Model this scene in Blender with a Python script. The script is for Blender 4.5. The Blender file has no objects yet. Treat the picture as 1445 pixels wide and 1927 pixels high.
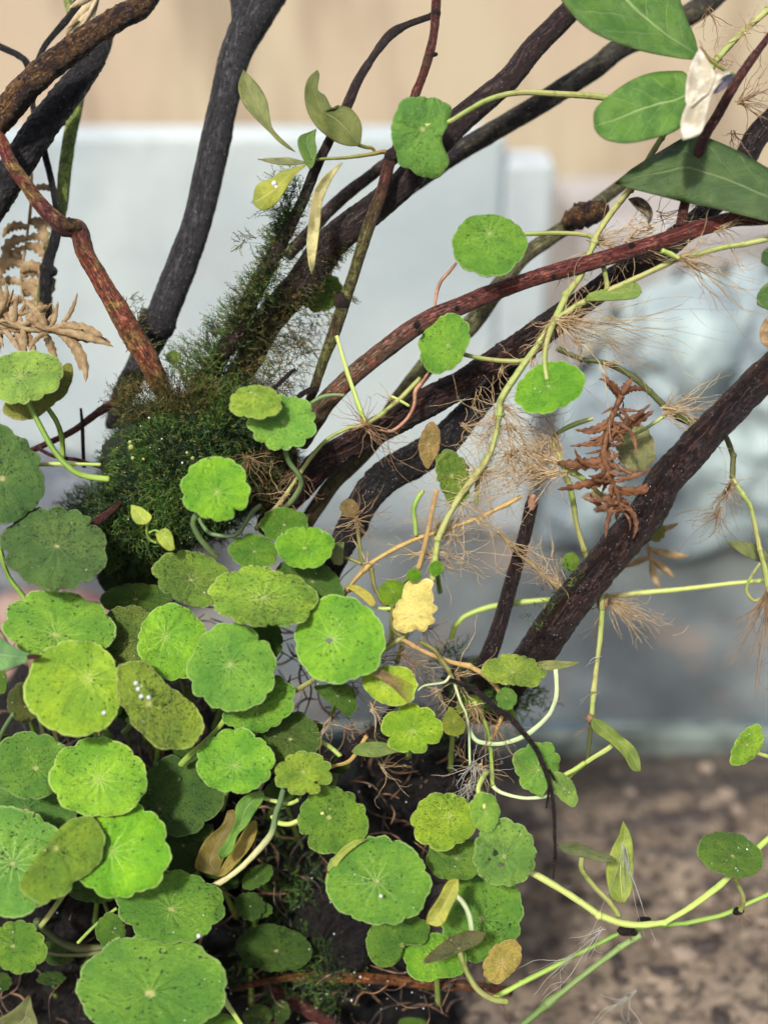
import bpy, bmesh, math, random
from mathutils import Vector, noise
random.seed(7)
R=random
S=bpy.context.scene
COL=S.collection
# ------------------------------------------------------------------ camera, world, sun
FPX=1985.0; FD=0.33; PITCH=math.radians(30); CH=0.40
CAMP=Vector((0,0,CH))
AX=Vector((0,math.cos(PITCH),-math.sin(PITCH))); UP=Vector((0,math.sin(PITCH),math.cos(PITCH))); RT=Vector((1,0,0))
cd=bpy.data.cameras.new('camera'); cam=bpy.data.objects.new('camera',cd); COL.objects.link(cam)
cam.location=CAMP; cam.rotation_euler=(math.pi/2-PITCH,0,0)
cd.sensor_fit='HORIZONTAL'; cd.sensor_width=36; cd.lens=FPX/1445*36
cd.clip_start=0.01; cd.clip_end=100
cd.dof.use_dof=True; cd.dof.focus_distance=FD+0.004; cd.dof.aperture_fstop=5.0
S.camera=cam
w=bpy.data.worlds.new('World'); S.world=w; w.use_nodes=True
nt=w.node_tree; bg=nt.nodes['Background']; sk=nt.nodes.new('ShaderNodeTexSky'); sk.sky_type='NISHITA'; sk.sun_disc=False
SUN_EL=math.radians(50); SUN_AZ=math.radians(205)   # azimuth of the sun seen from above, clockwise from +Y
sk.sun_elevation=SUN_EL; sk.sun_rotation=SUN_AZ; sk.air_density=1.0; sk.dust_density=5; sk.ozone_density=0.6
nt.links.new(sk.outputs[0],bg.inputs[0]); bg.inputs[1].default_value=0.09
sl=bpy.data.lights.new('sun','SUN'); so=bpy.data.objects.new('sun',sl); COL.objects.link(so)
sl.energy=3.0; sl.angle=math.radians(5); sl.color=(1,.955,.89)
sd=Vector((math.sin(SUN_AZ)*math.cos(SUN_EL),math.cos(SUN_AZ)*math.cos(SUN_EL),math.sin(SUN_EL)))
so.rotation_euler=sd.to_track_quat('Z','Y').to_euler(); so.location=(0,0,2)
S.view_settings.view_transform='Standard'; S.view_settings.look='None'; S.view_settings.exposure=0.95; S.view_settings.gamma=1
S.render.engine='CYCLES'; S.cycles.max_bounces=8; S.cycles.transparent_max_bounces=12
# ------------------------------------------------------------------ helpers
MM=0.001
def P(x,y,d=0.0):
    "a place in the tank: bearing (x,y) at depth FD+d mm along the viewing axis"
    t=FD+d*MM
    return CAMP+AX*t+RT*((x-722.5)/FPX*t)-UP*((y-963.5)/FPX*t)
def PX(d=0.0): return (FD+d*MM)/FPX
def s2l(v):
    v=v/255.0
    return v/12.92 if v<=.04045 else ((v+.055)/1.055)**2.4
def C(r,g,b,k=.72): return (s2l(r)*k,s2l(g)*k,s2l(b)*k,1)
def tag(o,label=None,cat=None,group=None,kind=None):
    if label: o['label']=label
    if cat: o['category']=cat
    if group: o['group']=group
    if kind: o['kind']=kind
    return o
def thing(name,base,label,cat,group=None):
    o=bpy.data.objects.new(name,None); COL.objects.link(o); o.location=base; o.empty_display_size=.01
    return tag(o,label,cat,group)
def wloc(o):
    v=Vector((0,0,0))
    while o is not None: v+=o.location; o=o.parent
    return v
def obj(name,vs,fs,mat,parent=None,origin=None,uv=None,edge=None,smooth=True,color=None):
    "one mesh object from world-space vertices"
    me=bpy.data.meshes.new(name)
    org=wloc(parent) if parent is not None else Vector((0,0,0))
    if origin is not None: org=Vector(origin)
    me.from_pydata([tuple(Vector(v)-org) for v in vs],[],fs); me.update()
    if smooth: me.shade_smooth()
    if uv is not None:
        l=me.uv_layers.new(name='UVMap'); idx=[0]*len(me.loops); me.loops.foreach_get('vertex_index',idx)
        flat=[]
        for i in idx: flat+=[uv[i][0],uv[i][1]]
        l.data.foreach_set('uv',flat)
    if edge is not None:
        a=me.attributes.new('edge','FLOAT','POINT'); a.data.foreach_set('value',edge)
    me.materials.append(mat)
    o=bpy.data.objects.new(name,me); COL.objects.link(o)
    if parent is not None:
        o.parent=parent
        if origin is not None: o.location=org-wloc(parent)
    else: o.location=org
    if color is not None: o.color=color
    return o
def cr(pts,n):
    "Catmull-Rom through tuples, n samples per span"
    out=[]; m=len(pts)
    for i in range(m-1):
        p0=pts[max(i-1,0)];p1=pts[i];p2=pts[i+1];p3=pts[min(i+2,m-1)]
        for k in range(n):
            t=k/n
            out.append(tuple(.5*((2*b)+(-a+c)*t+(2*a-5*b+4*c-e)*t*t+(-a+3*b-3*c+e)*t**3) for a,b,c,e in zip(p0,p1,p2,p3)))
    out.append(tuple(pts[-1])); return out
def crc(pts,n):
    "closed Catmull-Rom"
    out=[]; m=len(pts)
    for i in range(m):
        p0=pts[i-1];p1=pts[i];p2=pts[(i+1)%m];p3=pts[(i+2)%m]
        for k in range(n):
            t=k/n
            out.append(tuple(.5*((2*b)+(-a+c)*t+(2*a-5*b+4*c-e)*t*t+(-a+3*b-3*c+e)*t**3) for a,b,c,e in zip(p0,p1,p2,p3)))
    return out
class MB:
    def __init__(s): s.v=[];s.f=[];s.uv=[]
    def tube(s,pts,rad,sides=8,rough=0,seed=0,cap=True,fscale=260):
        "pts world vectors, rad metres"
        n=len(pts); b0=len(s.v); T=[]
        for i in range(n):
            t=(pts[min(i+1,n-1)]-pts[max(i-1,0)]); T.append(t.normalized() if t.length>1e-9 else Vector((0,0,1)))
        nrm=T[0].orthogonal().normalized()
        for i in range(n):
            nrm=(nrm-T[i]*nrm.dot(T[i])).normalized(); bi=T[i].cross(nrm)
            for k in range(sides):
                a=2*math.pi*k/sides; dr=nrm*math.cos(a)+bi*math.sin(a); r=rad[i]
                if rough:
                    p=pts[i]+dr*r
                    r*=1+rough*(.55*noise.noise(p*fscale+Vector((seed,0,0)))+.5*noise.noise(p*fscale*3.1)+.45*noise.noise(p*fscale*7)+.3*noise.noise(p*fscale*15))
                s.v.append(pts[i]+dr*r); s.uv.append((k/sides,i/(n-1)))
        for i in range(n-1):
            for k in range(sides):
                a=b0+i*sides+k; b=b0+i*sides+(k+1)%sides
                s.f.append((a,b,b+sides,a+sides))
        if cap:
            s.f.append(tuple(b0+k for k in range(sides))[::-1]); s.f.append(tuple(b0+(n-1)*sides+k for k in range(sides)))
        return s
    def px(s,pts,n=6,sides=8,rough=0,seed=0,rj=0.0,fscale=260):
        "pts (x,y,d,r) bearings"
        q=cr(pts,n)
        W=[P(a,b,c) for a,b,c,_ in q]; Rr=[max(e*(.88 if e<8 else 1),.3)*PX(c) for a,b,c,e in q]
        if rj:
            for i in range(1,len(W)-1):
                j=noise.noise_vector(W[i]*60+Vector((seed,1,2)))
                W[i]=W[i]+j*rj*Rr[i]
        return s.tube(W,Rr,sides,rough,seed,True,fscale)
    def tri(s,*p):
        b=len(s.v); s.v+=list(p); s.uv+=[(0,0)]*len(p); s.f.append(tuple(range(b,b+len(p))))
    def build(s,name,mat,parent=None,origin=None,smooth=True,color=None):
        return obj(name,s.v,s.f,mat,parent,origin,uv=s.uv,smooth=smooth,color=color)
# ------------------------------------------------------------------ node helpers
def newmat(name):
    m=bpy.data.materials.new(name); m.use_nodes=True; n=m.node_tree; n.nodes.clear(); return m,n
def N(n,t,**k):
    x=n.nodes.new(t)
    for a,b in k.items(): setattr(x,a,b)
    return x
def L(n,a,b): n.links.new(a,b)
def MA(n,op,a,b=None,c=None,clamp=False):
    x=n.nodes.new('ShaderNodeMath'); x.operation=op; x.use_clamp=clamp
    for i,v in enumerate((a,b,c)):
        if v is None: continue
        if isinstance(v,(int,float)): x.inputs[i].default_value=v
        else: n.links.new(v,x.inputs[i])
    return x.outputs[0]
def MIX(n,f,a,b,bt='MIX'):
    x=n.nodes.new('ShaderNodeMix'); x.data_type='RGBA'; x.blend_type=bt
    for s,v in ((x.inputs[0],f),(x.inputs[6],a),(x.inputs[7],b)):
        if isinstance(v,(int,float)): s.default_value=v
        elif isinstance(v,tuple): s.default_value=v
        else: n.links.new(v,s)
    return x.outputs[2]
def STEP(n,v,lo,hi,a=0.,b=1.):
    x=n.nodes.new('ShaderNodeMapRange'); x.interpolation_type='SMOOTHSTEP'
    n.links.new(v,x.inputs[0]); 
    for i,q in zip((1,2,3,4),(lo,hi,a,b)):
        if isinstance(q,(int,float)): x.inputs[i].default_value=q
        else: n.links.new(q,x.inputs[i])
    return x.outputs[0]
def NOI(n,vec,sc,det=4,rough=.6,dist=0):
    x=n.nodes.new('ShaderNodeTexNoise'); x.inputs['Scale'].default_value=sc; x.inputs['Detail'].default_value=det; x.inputs['Roughness'].default_value=rough; x.inputs['Distortion'].default_value=dist
    n.links.new(vec,x.inputs['Vector']); return x.outputs[0]
def VOR(n,vec,sc,feat='F1'):
    x=n.nodes.new('ShaderNodeTexVoronoi'); x.inputs['Scale'].default_value=sc; x.feature=feat
    n.links.new(vec,x.inputs['Vector']); return x
def coords(n,kind='Object',seedmul=7.0):
    tc=N(n,'ShaderNodeTexCoord'); oi=N(n,'ShaderNodeObjectInfo')
    va=N(n,'ShaderNodeVectorMath',operation='ADD'); L(n,tc.outputs[kind],va.inputs[0])
    m=MA(n,'MULTIPLY',oi.outputs['Random'],seedmul); L(n,m,va.inputs[1])
    return va.outputs[0],tc,oi
def BUMP(n,h,dist,st=1.0,prev=None):
    x=N(n,'ShaderNodeBump'); x.inputs['Strength'].default_value=st; x.inputs['Distance'].default_value=dist
    L(n,h,x.inputs['Height'])
    if prev is not None: L(n,prev,x.inputs['Normal'])
    return x.outputs[0]
def PRI(n,col,rough,bump=None,spec=.5,trans=None,tcol=None,coat=0):
    p=N(n,'ShaderNodeBsdfPrincipled'); o=N(n,'ShaderNodeOutputMaterial')
    if isinstance(col,tuple): p.inputs['Base Color'].default_value=col
    else: L(n,col,p.inputs['Base Color'])
    if isinstance(rough,(int,float)): p.inputs['Roughness'].default_value=rough
    else: L(n,rough,p.inputs['Roughness'])
    p.inputs['Specular IOR Level'].default_value=spec
    if coat: p.inputs['Coat Weight'].default_value=coat; p.inputs['Coat Roughness'].default_value=.15
    if bump is not None: L(n,bump,p.inputs['Normal'])
    out=p.outputs[0]
    if trans:
        t=N(n,'ShaderNodeBsdfTranslucent'); mx=N(n,'ShaderNodeMixShader'); mx.inputs[0].default_value=trans
        if isinstance(tcol,tuple): t.inputs[0].default_value=tcol
        else: L(n,tcol,t.inputs[0])
        if bump is not None: L(n,bump,t.inputs['Normal'])
        L(n,out,mx.inputs[1]); L(n,t.outputs[0],mx.inputs[2]); out=mx.outputs[0]
    L(n,out,o.inputs[0]); return p
# ------------------------------------------------------------------ materials
def mat_penny():
    m,n=newmat('pennywort_leaf')
    uv=N(n,'ShaderNodeUVMap',uv_map='UVMap'); oi=N(n,'ShaderNodeObjectInfo')
    c=N(n,'ShaderNodeVectorMath',operation='SUBTRACT'); L(n,uv.outputs[0],c.inputs[0]); c.inputs[1].default_value=(.5,.5,0)
    sep=N(n,'ShaderNodeSeparateXYZ'); L(n,c.outputs[0],sep.inputs[0])
    ln=N(n,'ShaderNodeVectorMath',operation='LENGTH'); L(n,c.outputs[0],ln.inputs[0]); r=MA(n,'MULTIPLY',ln.outputs['Value'],2.0)
    so_=N(n,'ShaderNodeVectorMath',operation='ADD'); L(n,c.outputs[0],so_.inputs[0]); L(n,MA(n,'MULTIPLY',oi.outputs['Random'],37.),so_.inputs[1])
    v=so_.outputs[0]
    th=MA(n,'ARCTAN2',sep.outputs[1],sep.outputs[0])
    nz=NOI(n,v,5,3,.6)
    th2=MA(n,'ADD',th,MA(n,'MULTIPLY',MA(n,'SUBTRACT',nz,.5),.55))
    th2=MA(n,'ADD',th2,MA(n,'MULTIPLY',oi.outputs['Random'],6.28))
    def veins(k,w,r0,r1,fade):
        a=MA(n,'ABSOLUTE',MA(n,'SINE',MA(n,'MULTIPLY',th2,k/2)))
        dd=MA(n,'MULTIPLY',MA(n,'MULTIPLY',a,r),2./k)
        ma=STEP(n,dd,0.,w,1.,0.)
        return MA(n,'MULTIPLY',ma,MA(n,'MULTIPLY',STEP(n,r,r0,r0+.12),STEP(n,r,fade,r1,1.,0.)))
    v1=veins(12,.022,0.0,.85,.05); v2=veins(22,.010,.35,1.02,.6)
    net=VOR(n,v,15,'DISTANCE_TO_EDGE'); netm=STEP(n,net.outputs['Distance'],0,.07,1.,0.)
    vm=MA(n,'ADD',v1,MA(n,'MULTIPLY',v2,.35),clamp=True)
    # base tint with patches
    big=NOI(n,v,2.6,4,.55); fine=NOI(n,v,26,5,.7)
    base=oi.outputs['Color']
    hs=N(n,'ShaderNodeHueSaturation'); L(n,base,hs.inputs['Color']); hs.inputs['Hue'].default_value=.475; hs.inputs['Value'].default_value=1.28; hs.inputs['Saturation'].default_value=1.02
    hd=N(n,'ShaderNodeHueSaturation'); L(n,base,hd.inputs['Color']); hd.inputs['Hue'].default_value=.522; hd.inputs['Value'].default_value=.58; hd.inputs['Saturation'].default_value=.98
    col=MIX(n,STEP(n,big,.36,.64),hd.outputs[0],hs.outputs[0])
    col=MIX(n,.45,col,base)
    col=MIX(n,MA(n,'MULTIPLY',STEP(n,fine,.46,.60),.5),col,hd.outputs[0])
    mott=NOI(n,v,62,4,.8,.8); col=MIX(n,STEP(n,mott,.52,.68,0,.5),col,hd.outputs[0]); col=MIX(n,STEP(n,mott,.46,.34,0,.45),col,hs.outputs[0])
    col=MIX(n,MA(n,'MULTIPLY',netm,.10),col,hs.outputs[0])
    hv=N(n,'ShaderNodeHueSaturation'); L(n,base,hv.inputs['Color']); hv.inputs['Hue'].default_value=.465; hv.inputs['Value'].default_value=1.7; hv.inputs['Saturation'].default_value=.72
    col=MIX(n,MA(n,'MULTIPLY',vm,MA(n,'MULTIPLY',MA(n,'ADD',MA(n,'MULTIPLY',oi.outputs['Random'],.45),.12),STEP(n,big,.35,.55,.5,1.3))),col,hv.outputs[0])
    # margin
    ed=N(n,'ShaderNodeAttribute',attribute_name='edge'); 
    col=MIX(n,MA(n,'MULTIPLY',STEP(n,ed.outputs['Fac'],.955,.99),.6),col,hv.outputs[0])
    bs_=N(n,'ShaderNodeSeparateColor'); L(n,base,bs_.inputs[0]); yel=MA(n,'LESS_THAN',bs_.outputs[1],MA(n,'MULTIPLY',bs_.outputs[0],1.12))
    brn=MA(n,'MULTIPLY',STEP(n,MA(n,'ADD',ed.outputs['Fac'],MA(n,'MULTIPLY',MA(n,'SUBTRACT',NOI(n,v,6,4,.6),.5),1.5)),.86,1.02),yel)
    col=MIX(n,MA(n,'MULTIPLY',brn,.35),col,(.20,.10,.035,1))
    # algae film: denser where a patch noise is high, amount in the object's alpha
    al=oi.outputs['Alpha']
    pat=NOI(n,v,2.2,3,.6); den=MA(n,'MULTIPLY',al,STEP(n,pat,.34,.62,.25,1.25))
    g1=NOI(n,v,42,6,.95,.3)
    f1=STEP(n,MA(n,'ADD',g1,MA(n,'MULTIPLY',den,.05)),.575,.61)
    col=MIX(n,MA(n,'MULTIPLY',f1,.72),col,(.040,.040,.014,1))
    dv=N(n,'ShaderNodeVectorMath',operation='ADD'); L(n,v,dv.inputs[0]); nv=N(n,'ShaderNodeTexNoise'); nv.inputs['Scale'].default_value=14; nv.inputs['Detail'].default_value=3; L(n,v,nv.inputs['Vector']); ns=N(n,'ShaderNodeVectorMath',operation='SCALE'); ns.inputs['Scale'].default_value=.10; L(n,nv.outputs['Color'],ns.inputs[0]); L(n,ns.outputs[0],dv.inputs[1])
    vo=VOR(n,dv.outputs[0],27); cellr=N(n,'ShaderNodeSeparateColor'); L(n,vo.outputs['Color'],cellr.inputs[0])
    wob=MA(n,'ADD',vo.outputs['Distance'],MA(n,'MULTIPLY',MA(n,'SUBTRACT',fine,.5),.5))
    sp=MA(n,'MULTIPLY',STEP(n,wob,.24,.35,1.,0.),MA(n,'LESS_THAN',cellr.outputs[0],MA(n,'ADD',MA(n,'MULTIPLY',den,.85),MA(n,'MULTIPLY',STEP(n,pat,.40,.60),.16))))
    vo2=VOR(n,v,11); cell2=N(n,'ShaderNodeSeparateColor'); L(n,vo2.outputs['Color'],cell2.inputs[0])
    wob2=MA(n,'ADD',vo2.outputs['Distance'],MA(n,'MULTIPLY',MA(n,'SUBTRACT',fine,.5),.45))
    sp2=MA(n,'MULTIPLY',STEP(n,wob2,.11,.16,1.,0.),MA(n,'LESS_THAN',cell2.outputs[1],MA(n,'ADD',MA(n,'MULTIPLY',den,.3),.08)))
    vo3=VOR(n,dv.outputs[0],48); cell3=N(n,'ShaderNodeSeparateColor'); L(n,vo3.outputs['Color'],cell3.inputs[0])
    sp3=MA(n,'MULTIPLY',STEP(n,vo3.outputs['Distance'],.26,.40,1.,0.),MA(n,'LESS_THAN',cell3.outputs[0],MA(n,'MULTIPLY',MA(n,'SUBTRACT',den,.25),.9)))
    sp=MA(n,'MAXIMUM',sp,MA(n,'MULTIPLY',sp3,.8))
    col=MIX(n,MA(n,'MULTIPLY',MA(n,'MAXIMUM',sp,sp2),.9),col,(.012,.012,.008,1))
    # hub
    hub=STEP(n,MA(n,'ADD',MA(n,'ADD',r,MA(n,'MULTIPLY',oi.outputs['Random'],.035)),MA(n,'MULTIPLY',MA(n,'SUBTRACT',fine,.5),.12)),.04,.10,1.,0.)
    col=MIX(n,MA(n,'MULTIPLY',hub,.75),col,(.42,.42,.16,1))
    # relief
    wr=NOI(n,v,11,4,.65,.6)
    h=MA(n,'ADD',MA(n,'MULTIPLY',vm,.25),MA(n,'MULTIPLY',netm,-.10))
    h=MA(n,'ADD',h,MA(n,'MULTIPLY',wr,1.0)); h=MA(n,'ADD',h,MA(n,'MULTIPLY',fine,.7)); h=MA(n,'ADD',h,MA(n,'MULTIPLY',mott,.35))
    b=BUMP(n,h,.00075,1.)
    rg=MA(n,'ADD',STEP(n,wr,.35,.65,.26,.46),MA(n,'MULTIPLY',oi.outputs['Random'],.16))
    PRI(n,col,rg,b,.33,.28,hs.outputs[0]); return m
def mat_blade():
    m,n=newmat('shrub_leaf')
    uv=N(n,'ShaderNodeUVMap',uv_map='UVMap'); oi=N(n,'ShaderNodeObjectInfo')
    sep=N(n,'ShaderNodeSeparateXYZ'); L(n,uv.outputs[0],sep.inputs[0])
    v,tc,_=coords(n); 
    nz=NOI(n,v,150,3,.6)
    u=MA(n,'SUBTRACT',MA(n,'MULTIPLY',sep.outputs[0],2.),1.); au=MA(n,'ABSOLUTE',u)
    uw=MA(n,'ABSOLUTE',MA(n,'ADD',u,MA(n,'MULTIPLY',MA(n,'SUBTRACT',nz,.5),.06)))
    mid=STEP(n,uw,.018,.05,1.,0.)
    ph=MA(n,'SUBTRACT',MA(n,'MULTIPLY',sep.outputs[1],6.5),MA(n,'MULTIPLY',MA(n,'POWER',au,.8),1.7))
    ph=MA(n,'ADD',ph,MA(n,'MULTIPLY',nz,.5))
    lat=STEP(n,MA(n,'ABSOLUTE',MA(n,'SUBTRACT',MA(n,'FRACT',ph),.5)),.012,.045,1.,0.)
    lat=MA(n,'MULTIPLY',lat,STEP(n,au,.72,.95,1.,0.))
    net=VOR(n,v,750,'DISTANCE_TO_EDGE'); netm=STEP(n,net.outputs['Distance'],0,.12,1.,0.)
    base=oi.outputs['Color']
    hs=N(n,'ShaderNodeHueSaturation'); L(n,base,hs.inputs['Color']); hs.inputs['Hue'].default_value=.475; hs.inputs['Value'].default_value=1.35
    hd=N(n,'ShaderNodeHueSaturation'); L(n,base,hd.inputs['Color']); hd.inputs['Hue'].default_value=.515; hd.inputs['Value'].default_value=.62
    big=NOI(n,v,140,6,.7,.5); fine=NOI(n,v,1500,4,.8)
    col=MIX(n,STEP(n,big,.38,.62),hd.outputs[0],hs.outputs[0]); col=MIX(n,.4,col,base)
    col=MIX(n,MA(n,'MULTIPLY',netm,.08),col,hs.outputs[0])
    col=MIX(n,MA(n,'MULTIPLY',STEP(n,fine,.45,.65),.45),col,hd.outputs[0])
    hv=N(n,'ShaderNodeHueSaturation'); L(n,base,hv.inputs['Color']); hv.inputs['Hue'].default_value=.465; hv.inputs['Value'].default_value=2.3; hv.inputs['Saturation'].default_value=.7
    vm=MA(n,'ADD',MA(n,'MULTIPLY',mid,.75),MA(n,'MULTIPLY',lat,.42),clamp=True)
    col=MIX(n,vm,col,hv.outputs[0])
    sp=MA(n,'MULTIPLY',STEP(n,NOI(n,v,900,3,.8),.64,.70),oi.outputs['Alpha'])
    col=MIX(n,sp,col,(.03,.03,.012,1))
    ed=N(n,'ShaderNodeAttribute',attribute_name='edge')
    col=MIX(n,MA(n,'MULTIPLY',STEP(n,ed.outputs['Fac'],.96,1.),.4),col,(.10,.035,.02,1))
    h=MA(n,'ADD',MA(n,'MULTIPLY',vm,-.5),MA(n,'MULTIPLY',fine,.5)); h=MA(n,'ADD',h,MA(n,'MULTIPLY',big,.8))
    b=BUMP(n,h,.0007,1.)
    PRI(n,col,.42,b,.45,.2,hs.outputs[0]); return m
def grad(n,stops,t):
    r=N(n,'ShaderNodeValToRGB'); L(n,t,r.inputs[0]); e=r.color_ramp.elements
    while len(e)>1: e.remove(e[-1])
    e[0].position=stops[0][0]; e[0].color=stops[0][1]
    for p,c in stops[1:]:
        x=e.new(p); x.color=c
    return r.outputs[0]
def mat_bark(name,stops,patch,dark,amt=.5,speck=.35,rough=.55,scale=1.,bump=.0009,coat=0,fiss=.6):
    "stops along the branch, patch = second bark colour, dark = flakes"
    m,n=newmat(name); v,tc,oi=coords(n,'Object',.5)
    uv=N(n,'ShaderNodeUVMap',uv_map='UVMap'); sp=N(n,'ShaderNodeSeparateXYZ'); L(n,uv.outputs[0],sp.inputs[0])
    base=grad(n,stops,sp.outputs[1])
    cs=N(n,'ShaderNodeCombineXYZ'); ang=MA(n,'MULTIPLY',sp.outputs[0],6.2832)
    L(n,MA(n,'MULTIPLY',MA(n,'COSINE',ang),1.6),cs.inputs[0]); L(n,MA(n,'MULTIPLY',MA(n,'SINE',ang),1.6),cs.inputs[1]); L(n,MA(n,'MULTIPLY',sp.outputs[1],9.),cs.inputs[2])
    fi=NOI(n,cs.outputs[0],2.6,6,.75,.5); fis=STEP(n,MA(n,'ABSOLUTE',MA(n,'SUBTRACT',fi,.5)),.0,.045,1.,0.)
    a=NOI(n,v,140*scale,5,.65,.8); b_=NOI(n,v,620*scale,5,.7,.3); c_=NOI(n,v,2300*scale,3,.7)
    col=MIX(n,STEP(n,a,.52-.15*amt,.62-.05*amt,0.,.85),base,patch)
    col=MIX(n,STEP(n,b_,.46,.60,0.,.8),col,dark)
    col=MIX(n,MA(n,'MULTIPLY',STEP(n,c_,.44,.60),.15+.5*fiss),col,dark)
    col=MIX(n,MA(n,'MULTIPLY',fis,fiss),col,dark)
    # lenticels / mineral dust
    vo=VOR(n,v,900*scale); cc=N(n,'ShaderNodeSeparateColor'); L(n,vo.outputs['Color'],cc.inputs[0])
    d=MA(n,'MULTIPLY',STEP(n,vo.outputs['Distance'],.10,.22,1.,0.),MA(n,'LESS_THAN',cc.outputs[0],speck*.35))
    col=MIX(n,MA(n,'MULTIPLY',d,.75),col,(.42,.42,.40,1))
    du=MA(n,'MULTIPLY',STEP(n,c_,.60,.72),speck*.3); col=MIX(n,du,col,(.22,.21,.20,1))
    h=MA(n,'ADD',MA(n,'MULTIPLY',b_,1.),MA(n,'MULTIPLY',c_,.35)); h=MA(n,'ADD',h,MA(n,'MULTIPLY',a,.8)); h=MA(n,'ADD',h,MA(n,'MULTIPLY',d,.4)); h=MA(n,'SUBTRACT',h,MA(n,'MULTIPLY',fis,.5))
    PRI(n,col,STEP(n,b_,.4,.6,rough-.15,rough+.15),BUMP(n,h,bump,1.),.3); return m
def mat_stem(name,stops,blot=(.10,.06,.02,1),amt=.3,trans=.15,rough=.55):
    m,n=newmat(name); v,tc,oi=coords(n,'Object',.5)
    uv=N(n,'ShaderNodeUVMap',uv_map='UVMap'); sp=N(n,'ShaderNodeSeparateXYZ'); L(n,uv.outputs[0],sp.inputs[0])
    base=grad(n,stops,sp.outputs[1]); a=NOI(n,v,260,4,.6); f=NOI(n,v,1500,4,.7)
    col=MIX(n,STEP(n,a,.58-.12*amt,.70,0.,amt),base,blot)
    col=MIX(n,STEP(n,f,.60,.72,0.,.6*amt+.1),col,blot)
    st=N(n,'ShaderNodeMath',operation='SINE'); L(n,MA(n,'MULTIPLY',sp.outputs[0],44.),st.inputs[0])
    h=MA(n,'ADD',MA(n,'MULTIPLY',st.outputs[0],.12),f)
    PRI(n,col,rough,BUMP(n,h,.0003,.7),.4,trans,base); return m
def mat_simple(name,c1,c2,scale=200,rough=.6,bump=.0004,trans=0,spec=.4,det=5,coat=0,lo=.4,hi=.6):
    m,n=newmat(name); v,tc,oi=coords(n,'Object',.5)
    a=NOI(n,v,scale,det,.65); b=NOI(n,v,scale*5,4,.7)
    col=MIX(n,STEP(n,a,lo,hi),c1,c2); col=MIX(n,MA(n,'MULTIPLY',STEP(n,b,.5,.7),.35),col,c1)
    PRI(n,col,rough,BUMP(n,MA(n,'ADD',a,MA(n,'MULTIPLY',b,.4)),bump,1.),spec,trans or None,c2,coat); return m
M_PEN=mat_penny(); M_BLADE=mat_blade()
YG=C(176,205,96); YL=C(205,215,130); WH=C(222,235,185); GR=C(125,165,70); GG=C(105,140,85); TN=C(200,170,105); OR=C(198,162,108); OL=C(120,125,60)
M_STEM={
 'green':mat_stem('green_stem',[(0,YG),(.5,GR),(1,YG)]),
 'lime':mat_stem('lime_stem',[(0,C(186,194,122)),(.35,C(150,170,88)),(.6,C(176,176,110)),(1,C(160,176,96))],amt=.6),
 'pale':mat_stem('pale_stem',[(0,YL),(1,YG)],amt=.15),
 'white':mat_stem('white_stem',[(0,WH),(1,C(200,225,170))],amt=.08),
 'grey':mat_stem('grey_green_stem',[(0,GG),(1,C(120,140,90))],amt=.4),
 'greycream':mat_stem('grey_to_cream_stem',[(0,C(95,125,85)),(.35,C(110,135,90)),(.6,C(205,205,150)),(1,C(215,205,150))],amt=.2),
 'tan':mat_stem('tan_stem',[(0,TN),(1,C(180,155,90))],amt=.4),
 'orange':mat_stem('orange_stem',[(0,OR),(1,C(195,165,100))],amt=.45),
 'olive':mat_stem('olive_stem',[(0,OL),(1,C(135,130,75))],amt=.5),
 'dim':mat_stem('dim_olive_stem',[(0,C(88,100,58)),(1,C(100,105,60))],amt=.5),
 'bluegreen':mat_stem('blue_green_stem',[(0,C(140,165,98)),(1,C(96,124,66))],amt=.3),
 'shoot':mat_stem('shoot_stem',[(0,C(150,110,70)),(.4,C(140,135,65)),(1,C(120,145,60))],amt=.4)}
M_ROOT=mat_simple('tan_root',C(176,146,106),C(218,194,150),300,.5,.0002,.15)
M_ROOTD=mat_simple('brown_root',C(124,98,72),C(172,140,100),300,.5,.0002,.1)
M_ROOTR=mat_simple('pink_root',C(140,95,72),C(184,136,106),300,.5,.0002,.1)
M_ROOTW=mat_simple('white_root_hair',C(175,175,165),C(215,215,205),300,.4,.0002,.3)
def fpts(o): return o
BUB=[]      # places where air bubbles cling
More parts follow.
